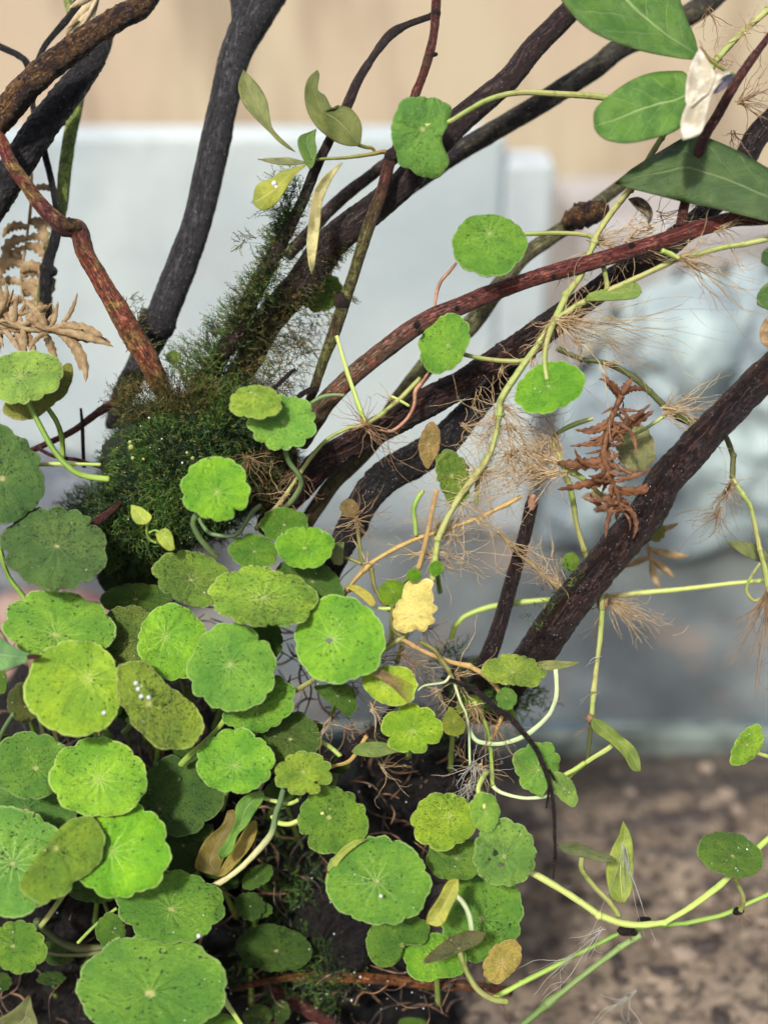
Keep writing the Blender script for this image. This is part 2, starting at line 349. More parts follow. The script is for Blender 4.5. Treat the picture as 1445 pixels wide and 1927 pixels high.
def penny(par,hub,ell=None,poly=None,d=0,g=None,col=(110,170,60),sp=.3,pet=None,n=10,cren=.055,notch=(),cup=.16,rip=.075,s=1,curl=0,label=None,k=.86,auto=True,bub=2,fold=None,holes=()):
    """one peltate leaf: hub (x,y), outline as an ellipse (cx,cy,a,b,rot) or traced corners; notch = (angle, depth, width) cuts"""
    rr=random.Random(int(hub[0]*31+hub[1]*17))
    px=PX(d); NA=150
    if ell:
        cx,cy,a,b,rot=ell; ph=math.radians(rot); ca,sa=math.cos(ph),math.sin(ph); out=[]
        ox,oy=hub[0]-cx,-(hub[1]-cy)
        for i in range(NA):
            t=2*math.pi*i/NA; dx,dy=math.cos(t),math.sin(t)
            ux,uy=(dx*ca+dy*sa)/a,(-dx*sa+dy*ca)/b; qx,qy=(ox*ca+oy*sa)/a,(-ox*sa+oy*ca)/b
            A=ux*ux+uy*uy;B=2*(ux*qx+uy*qy);Cc=qx*qx+qy*qy-1
            rad=(-B+math.sqrt(max(B*B-4*A*Cc,1e-6)))/(2*A); out.append((dx*rad,dy*rad))
        if g is None:
            tn=min(math.sqrt(max(1-(b/a)**2,0))/max(b/a,.05),.85)*.8; mx,my=-sa,ca
            if my<0: mx,my=-mx,-my
            g=(mx*tn*s,my*tn*s+(.12 if tn<.35 else 0))
        size=a; st=(ca,sa,a/b)
    else:
        q=crc([(x-hub[0],-(y-hub[1])) for x,y in poly],10); Ls=[0]
        for i in range(len(q)): 
            j=(i+1)%len(q); Ls.append(Ls[-1]+math.hypot(q[j][0]-q[i][0],q[j][1]-q[i][1]))
        out=[]; k2=0
        for i in range(NA):
            t=Ls[-1]*i/NA
            while Ls[k2+1]<t: k2+=1
            f=(t-Ls[k2])/max(Ls[k2+1]-Ls[k2],1e-6); A=q[k2];B=q[(k2+1)%len(q)]; out.append((A[0]+(B[0]-A[0])*f,A[1]+(B[1]-A[1])*f))
        size=sum(math.hypot(*p) for p in out)/NA*1.08; st=(1,0,1)
        if g is None: g=(0,.3)
    ph0=rr.uniform(0,6.28); cuts=[]
    for i in range(n): cuts.append((2*math.pi*(i+rr.uniform(-.28,.28))/n+ph0, cren*rr.uniform(.45,1.5), rr.uniform(.16,.30)))
    o2=[]
    for (x,y) in out:
        t=math.atan2(y,x); f=1+.02*math.sin(3*t+ph0)+.012*math.sin(5*t+2*ph0)
        for (ang,dp,wd) in cuts:
            dl=abs((t-ang+math.pi)%(2*math.pi)-math.pi); f-=dp*2.1*(1-min(dl/wd,1)**.55)
        for (ang,dp,wd) in notch:
            dl=abs((t-math.radians(ang)+math.pi)%(2*math.pi)-math.pi); f-=dp*math.exp(-(dl/math.radians(wd))**1.4)
        f+=cren*.45+.010*noise.noise(Vector((math.cos(t)*4,math.sin(t)*4,ph0)))
        # small teeth between the lobes
        f+=.006*math.sin(n*3*t+ph0)
        o2.append((x*f,y*f))
    rings=[.05,.09,.13,.18,.23,.28,.34,.40,.45,.50,.56,.62,.67,.72,.77,.82,.86,.90,.94,.975,1.0]
    vs=[];uv=[];ed=[]
    def dep(dx,dy,sr,t):
        z=(g[0]*dx+g[1]*dy)*px
        sz=size*px
        z-=cup*sz*(sr**1.6-.75*sr**4)
        z+=rip*sz*sr**2*math.sin(2*t+ph0)+rip*.7*sz*sr**2.5*math.sin(3*t+2.3*ph0)+rip*.5*sz*sr**4*math.sin(7*t+ph0)
        z+=.018*sz*math.cos(11*t+ph0)*sr*(1-sr)*2
        z+=curl*sz*sr**4
        z+=.05*sz*sr*noise.noise(Vector((dx/size*2.2,dy/size*2.2,ph0)))
        z+=.022*sz*noise.noise(Vector((dx/size*6,dy/size*6,ph0)))
        if fold: # (nx,ny,off,amount): crease, the far side of the line bends away
            q=(dx*fold[0]+dy*fold[1])/size-fold[2]
            if q>0: z+=fold[3]*sz*q*(q/(q+.15))
        return d*MM+z
    def uvof(dx,dy):
        ca,sa,m=st; p=dx*ca+dy*sa; q=(-dx*sa+dy*ca)*m; return (.5+.5*p/size,.5+.5*q/size)
    vs.append(P(hub[0],hub[1],dep(0,0,0,0)/MM)); uv.append((.5,.5)); ed.append(0)
    for sr in rings:
        for i,(ox,oy) in enumerate(o2):
            # towards the centre the scallops fade out
            bx,by=out[i]; q=sr**2.5; x=(bx*(1-q)+ox*q)*sr; y=(by*(1-q)+oy*q)*sr
            t=math.atan2(y,x)
            vs.append(P(hub[0]+x,hub[1]-y,dep(x,y,sr,t)/MM)); uv.append(uvof(x,y)); ed.append(sr)
    fs=[(0,1+i,1+(i+1)%NA) for i in range(NA)]
    for k_ in range(len(rings)-1):
        for i in range(NA):
            a_=1+k_*NA+i; b_=1+k_*NA+(i+1)%NA; fs.append((a_,a_+NA,b_+NA,b_))
    if holes:
        im=[(0,0)]+[(ox,oy) for ox,oy in [((out[i][0]*(1-sr**2.5)+o2[i][0]*sr**2.5)*sr,(out[i][1]*(1-sr**2.5)+o2[i][1]*sr**2.5)*sr) for sr in rings for i in range(NA)]]
        fs=[f for f in fs if not any(((hub[0]+sum(im[i][0] for i in f)/len(f)-hx)/rx)**2+((hub[1]-sum(im[i][1] for i in f)/len(f)-hy)/ry)**2<1 for hx,hy,rx,ry in holes)]
    col=(max(col[0],col[1]*.64) if col[1]>col[0] else col[0],col[1]*.97,col[2]*(.74 if col[1]>col[0]*1.08 else .95)); c=C(*col,k=k); o=obj('leaf',vs,fs,M_PEN,par,origin=vs[0],uv=uv,edge=ed,color=(c[0],c[1],c[2],sp))
    sm=o.modifiers.new('thickness','SOLIDIFY'); sm.thickness=.00028; sm.offset=0
    if label: o['label']=label
    for i in range(bub):
        j=1+rr.randrange(5,19)*NA+rr.randrange(NA); BUB.append((vs[j],rr.uniform(.8,2.0)*.00011))
    h=dep(0,0,0,0)/MM
    if pet: petiole(o,pet,h)
    elif auto:
        e=(hub[0]+rr.uniform(-50,50),hub[1]+rr.uniform(30,100))
        mb=MB(); mb.px([(hub[0],hub[1],h+.3,3.5),(hub[0]*.8+e[0]*.2,hub[1]*.8+e[1]*.2,h+9,5),(e[0],e[1],h+34,6)],7,7)
        mb.build('petiole',M_STEM['green'],o)
    return o
def petiole(o,pet,h,name='petiole'):
    "pet=(points2d, r0, r1, d_end, material[, d_start])"
    pts,r0,r1,d1,mt=pet[:5]; d0=pet[5] if len(pet)>5 else h+.4
    m=len(pts)-1; mb=MB()
    mb.px([(x,y,d0+(d1-d0)*(i/m),r0+(r1-r0)*i/m) for i,(x,y) in enumerate(pts)],7,9,rough=.12,rj=.3)
    return mb.build(name,M_STEM[mt],o)
def stem(par,pts,r0,r1,d0,d1,mt,name='runner',nodes=()):
    m=len(pts)-1; mb=MB()
    q=[(x,y,d0+(d1-d0)*(i/m)+ (random.uniform(-.5,.5) if 0<i<m else 0),(r0+(r1-r0)*i/m)*random.uniform(.84,1.14)) for i,(x,y) in enumerate(pts)]
    if name=='runner' and m>4:
        q2=[q[0]]
        for i in range(1,m):
            if i%3==1:
                for s_,f_ in ((-1,1.05),(0,1.24),(1,1.0)):
                    o=q[i+s_] if s_ else q[i]; l=math.hypot(o[0]-q[i][0],o[1]-q[i][1]) or 1; k=min(8/l,.3) if s_ else 0
                    q2.append(tuple(q[i][j]+(o[j]-q[i][j])*k for j in range(3))+(q[i][3]*f_,))
            else: q2.append(q[i])
        q=q2+[q[-1]]
    mb.px(q,7,9,rough=.18,rj=.4)
    for (x,y,d,r) in nodes: blob(mb,P(x,y,d),r*PX(d),.35)
    return mb.build(name,M_STEM[mt] if isinstance(mt,str) else mt,par)
def blob(mb,c,r,rough=.3,sx=1,sy=1,sz=1,seg=8,fs=300):
    b0=len(mb.v); rings=seg//2+2
    for i in range(rings+1):
        ph=math.pi*i/rings
        for k in range(seg):
            t=2*math.pi*k/seg; v=Vector((math.sin(ph)*math.cos(t)*sx,math.sin(ph)*math.sin(t)*sy,math.cos(ph)*sz))
            q=c+v*r; mb.v.append(c+v*r*(1+rough*noise.noise(q*fs))); mb.uv.append((k/seg,i/rings))
    for i in range(rings):
        for k in range(seg):
            a=b0+i*seg+k;b=b0+i*seg+(k+1)%seg; mb.f.append((a,a+seg,b+seg,b))
def blade(par,poly,tip,d=0,g=(0,.2),fold=.25,col=(70,120,50),sp=.1,name='leaf',mat=None,curl=0.,wav=.04,label=None,dend=0,k=.66,n=26,m=12,cat=None):
    """leaf with a midrib: poly[0] base, poly[tip] tip; sides interpolated; fold lifts the margins"""
    Lf=[(float(x),float(y)) for x,y in poly[:tip+1]]; Rt=[(float(x),float(y)) for x,y in ([poly[0]]+poly[:tip-1:-1])]
    def res(pts,n):
        q=cr(pts,8); l=[0]
        for i in range(len(q)-1): l.append(l[-1]+math.hypot(q[i+1][0]-q[i][0],q[i+1][1]-q[i][1]))
        o=[];k_=0
        for i in range(n+1):
            t=l[-1]*i/n
            while k_<len(l)-2 and l[k_+1]<t: k_+=1
            f=(t-l[k_])/max(l[k_+1]-l[k_],1e-6); o.append((q[k_][0]+(q[k_+1][0]-q[k_][0])*f,q[k_][1]+(q[k_+1][1]-q[k_][1])*f))
        return o
    A=res(Lf,n);B=res(Rt,n); b0=Lf[0]; vs=[];uv=[];ed=[]; px=PX(d)
    Ln=max(math.hypot(x-b0[0],y-b0[1]) for x,y in A); sd=b0[0]*.013+b0[1]*.007
    for i in range(n+1):
        for j in range(m+1):
            u=j/m; x=A[i][0]*(1-u)+B[i][0]*u; y=A[i][1]*(1-u)+B[i][1]*u; t=i/n; wd=math.hypot(A[i][0]-B[i][0],A[i][1]-B[i][1])
            z=(g[0]*(x-b0[0])-g[1]*(y-b0[1]))*px
            z-=fold*wd*px*(abs(2*u-1)**1.3)*.5
            z+=curl*Ln*px*(2*u-1)*t + dend*MM*t*t
            z+=wav*Ln*px*noise.noise(Vector((x*.035,y*.035,sd)))+wav*.4*Ln*px*abs(2*u-1)*math.sin(t*17+sd+3*(u>.5))
            vs.append(P(x,y,d+z/MM)); uv.append((u,t)); ed.append(abs(2*u-1))
    fs=[(i*(m+1)+j,i*(m+1)+j+1,(i+1)*(m+1)+j+1,(i+1)*(m+1)+j) for i in range(n) for j in range(m)]
    if col[1]>col[0]*1.15: col=(max(col[0]*1.1,col[1]*.62),col[1],col[2]*.78)
    c=C(*col,k=k*.92); o=obj(name,vs,fs,mat or M_BLADE,par,origin=vs[0],uv=uv,edge=ed,color=(c[0],c[1],c[2],sp))
    sm=o.modifiers.new('thickness','SOLIDIFY'); sm.thickness=.0003; sm.offset=0
    if label: o['label']=label
    return o
def roots(par,x,y,d,ang,spread,ln,n,r=.9,mat=None,name='root_tuft',droop=0,dd=7,wig=.34,br=.4):
    rr=random.Random(int(x*7+y*3+ang)); mb=MB()
    for i in range(n):
        a=math.radians(ang+rr.gauss(0,spread)); l=ln*rr.choice((rr.uniform(.2,.6),rr.uniform(.5,1.15))); k=12; jt=rr.gauss(0,9); px_,py_=x+math.cos(a)*jt*.6+rr.uniform(-5,5),y-math.sin(a)*jt*.6+rr.uniform(-5,5); dz=d+rr.uniform(-1,1); pts=[];ra=[]
        r0=r*rr.uniform(.7,1.35); sd=rr.uniform(0,100); vd=rr.uniform(-dd,dd)/k
        for j in range(k+1):
            pts.append(P(px_,py_,dz)); ra.append(max(r0*(1-.65*j/k),.35)*PX(dz))
            a+=wig*(noise.noise(Vector((sd,j*.45,0)))*1.6+1.5*noise.noise(Vector((sd,j*1.3,5))))+droop*math.sin(a+math.pi/2)*-.0
            if droop: a+= -droop*math.cos(a)*.12
            px_+=math.cos(a)*l/k; py_-=math.sin(a)*l/k; dz+=vd
            if br and rr.random()<br/k*1.6 and j>2:
                aa=a+rr.choice((-1,1))*rr.uniform(.4,1.); q=[(px_,py_,dz,r0*.6),(px_+math.cos(aa)*l*.15,py_-math.sin(aa)*l*.15,dz+1,r0*.5),(px_+math.cos(aa+.3)*l*.28,py_-math.sin(aa+.3)*l*.28,dz+1.5,r0*.4)]
                mb.px(q,3,3)
        mb.tube(pts,ra,3,cap=False)
    return tag(mb.build(name,mat or M_ROOT,par),kind='stuff')
# ---- mosses
def frond(mb,p,dr,ln,w,rr,nl=6,ll=.2,side=None):
    "a feathery moss shoot from p along dr"
    k=5; pts=[];q=p.copy(); v=dr.normalized(); bend=Vector((rr.gauss(0,1),rr.gauss(0,1),rr.gauss(0,1)))*.18+Vector((0,0,-.03))
    for j in range(k+1):
        pts.append(q.copy()); v=(v+bend*.5).normalized(); q=q+v*ln/k
    s=v.orthogonal().normalized()
    if rr.random()<.5: s=s.cross(v)
    b=len(mb.v)
    for j in range(k+1):
        ww=w*(1-.8*j/k)
        mb.v+= [pts[j]-s*ww,pts[j]+s*ww]; mb.uv+=[(0,j/k),(1,j/k)]
    for j in range(k): mb.f.append((b+2*j,b+2*j+1,b+2*j+3,b+2*j+2))
    for j in range(nl):
        t=(j+1)/(nl+.5); i=min(int(t*k),k-1); f=t*k-i; c=pts[i].lerp(pts[i+1],f); ax=(pts[i+1]-pts[i]).normalized()
        o=(s*rr.choice((-1,1))+ax.cross(s)*rr.uniform(-1,1)).normalized(); tip=c+(o*.8+ax*.7)*ln*ll*rr.uniform(.6,1.2)*(1.1-.5*t)
        b=len(mb.v); mb.v+=[c-ax*w*1.3,c+ax*w*1.3,tip]; mb.uv+=[(0,t),(1,t),(.5,t)]; mb.f.append((b,b+1,b+2))
def mat_moss(name,a,b,c):
    m,n=newmat(name); v,tc,oi=coords(n,'Object',.5)
    uv=N(n,'ShaderNodeUVMap',uv_map='UVMap'); sp=N(n,'ShaderNodeSeparateXYZ'); L(n,uv.outputs[0],sp.inputs[0])
    x=NOI(n,v,70,4,.6); y=NOI(n,v,420,3,.7)
    col=MIX(n,STEP(n,x,.42,.62),a,b); col=MIX(n,STEP(n,y,.50,.66,0,.8),col,c)
    PRI(n,col,.6,None,.25,.2,col); return m
M_MOSS=mat_moss('green_moss',C(26,48,28,1),C(58,90,36,1),C(112,122,52,1))
M_MOSSB=mat_moss('brown_green_moss',C(48,52,28,1),C(78,84,42,1),C(130,105,62,1))
M_TANF=mat_simple('dry_tan_frond',C(158,130,92),C(202,178,136),350,.6,.0004,.45)
M_RUSTF=mat_simple('rust_frond',C(104,66,44),C(156,108,72),300,.55,.0005,.45)
def ribbon(mb,pts,w,thick=.0002,ser=0,rr=random):
    "pts world, widths metres; slightly curved strap leaf with toothed edge"
    n=len(pts); b=len(mb.v); vdir=(pts[n//2]-CAMP).normalized()
    for i in range(n):
        t=(pts[min(i+1,n-1)]-pts[max(i-1,0)]).normalized(); s=t.cross(vdir).normalized(); f=i/(n-1)
        ww=w*(math.sin(math.pi*min(1,f*.9+.1))**.7)*(1+(ser if i%2 else -ser))
        up=s.cross(t)*ww*.08
        mb.v+=[pts[i]-s*ww,pts[i]+up,pts[i]+s*ww]; mb.uv+=[(0,f),(.5,f),(1,f)]
    for i in range(n-1):
        a=b+3*i; mb.f+=[(a,a+1,a+4,a+3),(a+1,a+2,a+5,a+4)]
def strapfrond(name,spine,d,items,mat,base,label,cat,group=None,ser=.25,spw=5):
    "dead frond: spine px points, items=(t along spine, angle deg, length px, width px, curl deg)"
    t=thing(name,P(base[0],base[1],d),label,cat,group)
    mb=MB(); mb.px([(x,y,d,spw*(1-.5*i/len(spine))) for i,(x,y) in enumerate(spine)],8,7,rough=.5); mb.build('stem',mat,t)
    rr=random.Random(int(base[0])+5); q=cr(spine,10)
    for (f,ang,ln,wd,cu) in items:
        i=int(f*(len(q)-1)); x,y=q[i]; dz=d+rr.uniform(-1,1.5); a=math.radians(ang); pts=[]; k=12; vz=rr.uniform(-.35,.35)
        for j in range(k+1):
            pts.append(P(x,y,dz)); x+=math.cos(a)*ln/k; y-=math.sin(a)*ln/k; a+=math.radians(cu)/k; dz+=vz
        mb=MB(); ribbon(mb,pts,wd*PX(d)*.5,ser=ser); o=mb.build('leaflet',mat,t)
        sm=o.modifiers.new('thickness','SOLIDIFY'); sm.thickness=.00012
    return t
# ================================================================== the setting
def mat_sand():
    m,n=newmat('sand'); v,tc,oi=coords(n,'Object',0)
    mp=N(n,'ShaderNodeMapping'); mp.inputs['Scale'].default_value=(.45,1.5,1); L(n,v,mp.inputs[0]); vs=mp.outputs[0]
    a=NOI(n,v,22,6,.65); b=NOI(n,v,170,6,.8,.5); c=NOI(n,v,700,3,.7); s=NOI(n,vs,34,6,.65,.8)
    sy=N(n,'ShaderNodeSeparateXYZ'); L(n,tc.outputs['Object'],sy.inputs[0]); far=STEP(n,sy.outputs[1],.28,.40)
    col=MIX(n,STEP(n,a,.4,.6),C(138,122,104),C(178,160,138)); col=MIX(n,MA(n,'MULTIPLY',STEP(n,s,.47,.58),MA(n,'ADD',MA(n,'MULTIPLY',far,.6),.3)),col,C(60,58,64))
    col=MIX(n,STEP(n,b,.48,.56,0,.9),col,C(44,38,38)); col=MIX(n,STEP(n,NOI(n,v,60,5,.75,1.),.57,.66,0,.85),col,C(40,36,38)); col=MIX(n,STEP(n,c,.5,.7,0,.5),col,C(150,120,95)); col=MIX(n,STEP(n,NOI(n,v,160,4,.7),.60,.70,0,.6),col,C(190,172,152))
    grime=MA(n,'MULTIPLY',STEP(n,MA(n,'ADD',sy.outputs[1],MA(n,'MULTIPLY',MA(n,'SUBTRACT',a,.5),.10)),.385,.425),.75); col=MIX(n,grime,col,C(58,54,50))
    PRI(n,col,.6,BUMP(n,MA(n,'ADD',b,c),.002,1.)); return m
def grid(x0,x1,y0,y1,nx,ny,zf):
    vs=[(x0+(x1-x0)*i/nx,y0+(y1-y0)*j/ny,0) for j in range(ny+1) for i in range(nx+1)]; vs=[(x,y,zf(x,y)) for x,y,_ in vs]
    fs=[(j*(nx+1)+i,j*(nx+1)+i+1,(j+1)*(nx+1)+i+1,(j+1)*(nx+1)+i) for j in range(ny) for i in range(nx)]; return vs,fs
TY=.4345
def sz(x,y): return .004*noise.noise(Vector((x*14,y*30,0)))+.0025*noise.noise(Vector((x*50,y*70,3)))+.0012*noise.noise(Vector((x*170,y*170,7)))
vs,fs=grid(-.6,.6,.02,TY,240,100,sz); tag(obj('sand_bed',vs,fs,mat_sand()),kind='structure')
def mat_paving():
    m,n=newmat('grey_paving'); v,tc,oi=coords(n,'Object',0)
    a=NOI(n,v,5.5,5,.55,.5); b=NOI(n,v,45,5,.7); c=NOI(n,v,9,3,.6,1.)
    col=MIX(n,STEP(n,a,.42,.6),C(132,134,136),C(170,172,172)); col=MIX(n,STEP(n,c,.54,.64,0,.6),col,C(196,166,150)); col=MIX(n,STEP(n,b,.5,.68,0,.35),col,C(96,98,98))
    PRI(n,col,.6,BUMP(n,b,.002,.6)); return m
vs,fs=grid(-8,8,TY+.012,8,4,4,lambda x,y:-.006); tag(obj('ground',vs,fs,mat_paving()),kind='structure')
def mat_board():
    m,n=newmat('stained_foam'); v,tc,oi=coords(n,'Object',0); a=NOI(n,v,5,5,.6,.6); b=NOI(n,v,13,5,.65,.8); e=NOI(n,v,90,4,.7)
    col=MIX(n,STEP(n,a,.38,.62),C(204,212,220,.88),C(230,233,237,.9)); col=MIX(n,STEP(n,b,.52,.66,0,.5),col,C(204,202,210,.9)); col=MIX(n,STEP(n,e,.58,.7,0,.2),col,C(170,170,172,.8))
    sp=N(n,'ShaderNodeSeparateXYZ'); L(n,tc.outputs['Object'],sp.inputs[0]); low_grey=STEP(n,MA(n,'ADD',sp.outputs[2],MA(n,'MULTIPLY',MA(n,'SUBTRACT',b,.5),.16)),.0,.07,.75,0.)  # board turns greyer towards its foot, with an uneven edge
    col=MIX(n,low_grey,col,C(136,138,146,.8)); PRI(n,col,.6,BUMP(n,b,.003,.5)); return m
def mat_wall():
    m,n=newmat('tan_wall'); v,tc,oi=coords(n,'Object',0)
    mp=N(n,'ShaderNodeMapping'); mp.inputs['Scale'].default_value=(1,1,.16); L(n,v,mp.inputs[0]); st=NOI(n,mp.outputs[0],14,5,.6,.4); a=NOI(n,v,3.5,4,.5); f=NOI(n,mp.outputs[0],70,4,.6)
    col=MIX(n,STEP(n,a,.4,.6),C(208,184,160,.62),C(210,192,164,.64)); col=MIX(n,STEP(n,st,.46,.62,0,.6),col,C(150,126,108,.60)); col=MIX(n,STEP(n,f,.55,.7,0,.25),col,C(160,138,122,.60))
    PRI(n,col,.8,BUMP(n,f,.002,.4)); return m
def box(mb,x0,x1,y0,y1,z0,z1):
    b=len(mb.v); mb.v+=[Vector((x,y,z)) for z in (z0,z1) for y in (y0,y1) for x in (x0,x1)]; mb.uv+=[(0,0)]*8
    for f in ((0,2,3,1),(4,5,7,6),(0,1,5,4),(2,6,7,3),(0,4,6,2),(1,3,7,5)): mb.f.append(tuple(b+i for i in f))
    return mb
tag(box(MB(),-2.5,2.5,1.25,1.33,-.01,.62).build('wall',mat_wall(),smooth=False),kind='structure')
def bevel(o,wd,seg=2):
    b=o.modifiers.new('bevel','BEVEL'); b.width=wd; b.segments=seg; return o
M_BOARD=mat_simple('pale_foam',C(214,220,226,.86),C(232,236,240,.86),9,.6,.0006,lo=.35,hi=.65)
bd=bevel(box(MB(),-.62,.074,.668,.70,-.005,.279).build('foam_board',mat_board(),smooth=False,origin=(-.2,.68,0)),.004)
tag(bd,'white foam board standing behind the tank, blurred, below the tan wall','board')
M_BOX=mat_simple('grey_white_box',C(160,152,152,.7),C(182,176,178,.7),7,.6,.0006)
b2=bevel(box(MB(),.0745,.106,.670,.71,-.005,.262).build('foam_strip',mat_simple('greyer_foam',C(208,212,220,.9),C(228,232,236,.9),9,.6,.0006),smooth=False,origin=(.09,.69,0)),.004)
tag(b2,'narrow greyer foam strip standing at the right end of the white board','board')
bx=bevel(box(MB(),.175,.62,.93,1.12,-.005,.155).build('storage_box',M_BOX,smooth=False,origin=(.4,1,0)),.006)
tag(bx,'pale grey box behind the tank at right, out of focus','box')
# clear plastic bag, crumpled, behind the right half
def bagmesh(cx,cy,wx,hz,seed,dy=.05):
    nx,ny=46,34; vs=[]
    for s in (-1,1):
        for j in range(ny+1):
            for i in range(nx+1):
                u=i/nx*2-1;v=j/ny; e=(1-u*u)**.45*(1-(2*v-1)**6)**.5
                q=Vector((u*3+seed,v*3,s)); w_=dy*e*(1+.7*noise.noise(q))+.018*abs(noise.noise(q*3))+.008*abs(noise.noise(q*8))
                vs.append((cx+u*wx*(1-.25*v)+.02*noise.noise(q*1.3),cy+s*w_,max(.0,hz*v*(1-.2*u*u)+.015*noise.noise(q*2))))
    N1=(nx+1)*(ny+1); fs=[]
    for j in range(ny):
        for i in range(nx):
            a=j*(nx+1)+i; fs.append((a,a+1,a+nx+2,a+nx+1)); fs.append((N1+a,N1+a+nx+1,N1+a+nx+2,N1+a+1))
    return vs,fs
def mat_bag():
    m,n=newmat('milky_plastic'); v,tc,oi=coords(n,'Object',0); a=NOI(n,v,11,4,.55,.4); b=NOI(n,v,60,4,.6)
    col=MIX(n,STEP(n,a,.42,.58),C(176,186,198,.75),C(218,230,234,.84))
    p=PRI(n,col,.3,BUMP(n,b,.006,.8),.6,.08,col); return m
vs,fs=bagmesh(.235,.66,.125,.20,3.); tag(obj('plastic_bag',vs,fs,mat_bag(),origin=(.205,.7,0)),'crumpled milky plastic bag, blurred, behind the tank at right','plastic bag')
# stones behind on the left
def lump(name,c,rx,ry,rz,mat,seed,lab,cat,amp=.25):
    mb=MB(); seg=28; rg=18
    for i in range(rg+1):
        ph=math.pi*i/rg
        for k in range(seg):
            t=2*math.pi*k/seg; q=Vector((math.sin(ph)*math.cos(t),math.sin(ph)*math.sin(t),math.cos(ph))); s=1+amp*noise.noise(q*1.6+Vector((seed,0,0)))+amp*.4*noise.noise(q*4+Vector((seed,0,0)))
            mb.v.append(Vector((c[0]+q.x*rx*s,c[1]+q.y*ry*s,max(c[2]+q.z*rz*s,-.012)))); mb.uv.append((0,0))
    for i in range(rg):
        for k in range(seg):
            a=i*seg+k;b=i*seg+(k+1)%seg; mb.f.append((a,a+seg,b+seg,b))
    return tag(mb.build(name,mat,origin=c),lab,cat)
lump('stone',(-.205,.585,.03),.075,.05,.078,mat_simple('grey_stone',C(120,122,135),C(165,165,175),25,.7,.002),2,'rounded grey lavender stone, blurred, behind the mossy branches at left','stone')
lump('stone',(-.185,.50,.012),.065,.032,.045,mat_simple('pink_stone',C(165,120,115),C(205,165,155),30,.7,.002),9,'low pinkish stone in front of the grey one at left','stone')
# the tank: rear pane and bottom frame
tk=thing('glass_tank',(0,TY,0),'clear glass tank with a grey green bottom seam behind the sand','tank')
def mat_glass():
    m,n=newmat('pane'); t=N(n,'ShaderNodeBsdfTransparent'); t.inputs[0].default_value=(.95,.975,.965,1); g=N(n,'ShaderNodeBsdfGlossy'); g.inputs['Roughness'].default_value=.06
    fr=N(n,'ShaderNodeFresnel'); fr.inputs[0].default_value=1.33; mx=N(n,'ShaderNodeMixShader'); L(n,MA(n,'MULTIPLY',fr.outputs[0],.5),mx.inputs[0]); L(n,t.outputs[0],mx.inputs[1]); L(n,g.outputs[0],mx.inputs[2]); o=N(n,'ShaderNodeOutputMaterial'); L(n,mx.outputs[0],o.inputs[0]); return m
box(MB(),-.6,.6,TY+.002,TY+.007,.0130,.62).build('pane',mat_glass(),tk,smooth=False)
bevel(box(MB(),-.6,.6,TY-.004,TY+.011,-.02,.0125).build('bottom_seam',mat_simple('seam',C(92,102,98),C(120,132,126),40,.35,.0004),tk,smooth=False),.003)
# ================================================================== soil and moss
def mat_soil():
    m,n=newmat('wet_soil'); v,tc,oi=coords(n,'Object',0)
    a=NOI(n,v,60,6,.7); b=NOI(n,v,420,5,.75); c=NOI(n,v,1500,3,.7)
    col=MIX(n,STEP(n,a,.4,.62),C(9,9,12,1),C(24,20,19,1)); col=MIX(n,STEP(n,b,.55,.68,0,.7),col,C(46,36,30,1)); col=MIX(n,STEP(n,c,.68,.74,0,.5),col,C(110,100,92,1))  # last mix: tiny bright flecks put specular sparkle into the colour
    PRI(n,col,STEP(n,b,.4,.6,.38,.8),BUMP(n,MA(n,'ADD',b,MA(n,'MULTIPLY',c,.5)),.0025,1.),.28); return m
def mound(mb,cx,cy,cd,rx,ry,rd,amp=.16,seg=110,rg=64,fs=70):
    c=P(cx,cy,cd); b0=len(mb.v); px=PX(cd*.5)
    for i in range(rg+1):
        ph=math.pi*i/rg
        for k in range(seg):
            t=2*math.pi*k/seg; q=Vector((math.sin(ph)*math.cos(t),math.sin(ph)*math.sin(t),math.cos(ph)))
            w=c+RT*q.x*rx*px+UP*q.y*ry*px+AX*q.z*rd*MM
            e=noise.noise(w*fs)*.6+noise.noise(w*fs*2.7)*.35+abs(noise.noise(w*fs*7))*.3+noise.noise(w*fs*17)*.12
            w=w+(w-c)*e*amp; mb.v.append(w); mb.uv.append((0,0))
    for i in range(rg):
        for k in range(seg):
            a=b0+i*seg+k;b=b0+i*seg+(k+1)%seg; mb.f.append((a,b,b+seg,a+seg))
mb=MB()
mound(mb,230,1580,118,400,400,88); mound(mb,620,1640,112,215,215,84); mound(mb,560,1900,110,330,150,78)
tag(mb.build('soil',mat_soil()),kind='structure')
mb=MB(); mound(mb,790,1445,74,125,95,46,.25); mound(mb,905,1300,64,75,60,30,.35,60,40)
tag(mb.build('driftwood_stump',mat_soil(),origin=P(800,1440,110)),'black waterlogged stump between the leaves and the thick right branch','driftwood')
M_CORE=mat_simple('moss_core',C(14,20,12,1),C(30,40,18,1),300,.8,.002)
rr=random.Random(5)
mt=thing('moss_clump',P(340,900,40),'dense dark green moss mound where the branches meet, left of centre','moss')
mb=MB(); mound(mb,345,885,38,148,140,30,.22,80,50); mound(mb,430,800,32,80,70,20,.25,50,30); mound(mb,250,1000,46,120,90,32,.22,60,40); mound(mb,500,880,36,62,88,20,.3,50,34); mb.build('core',M_CORE,mt)
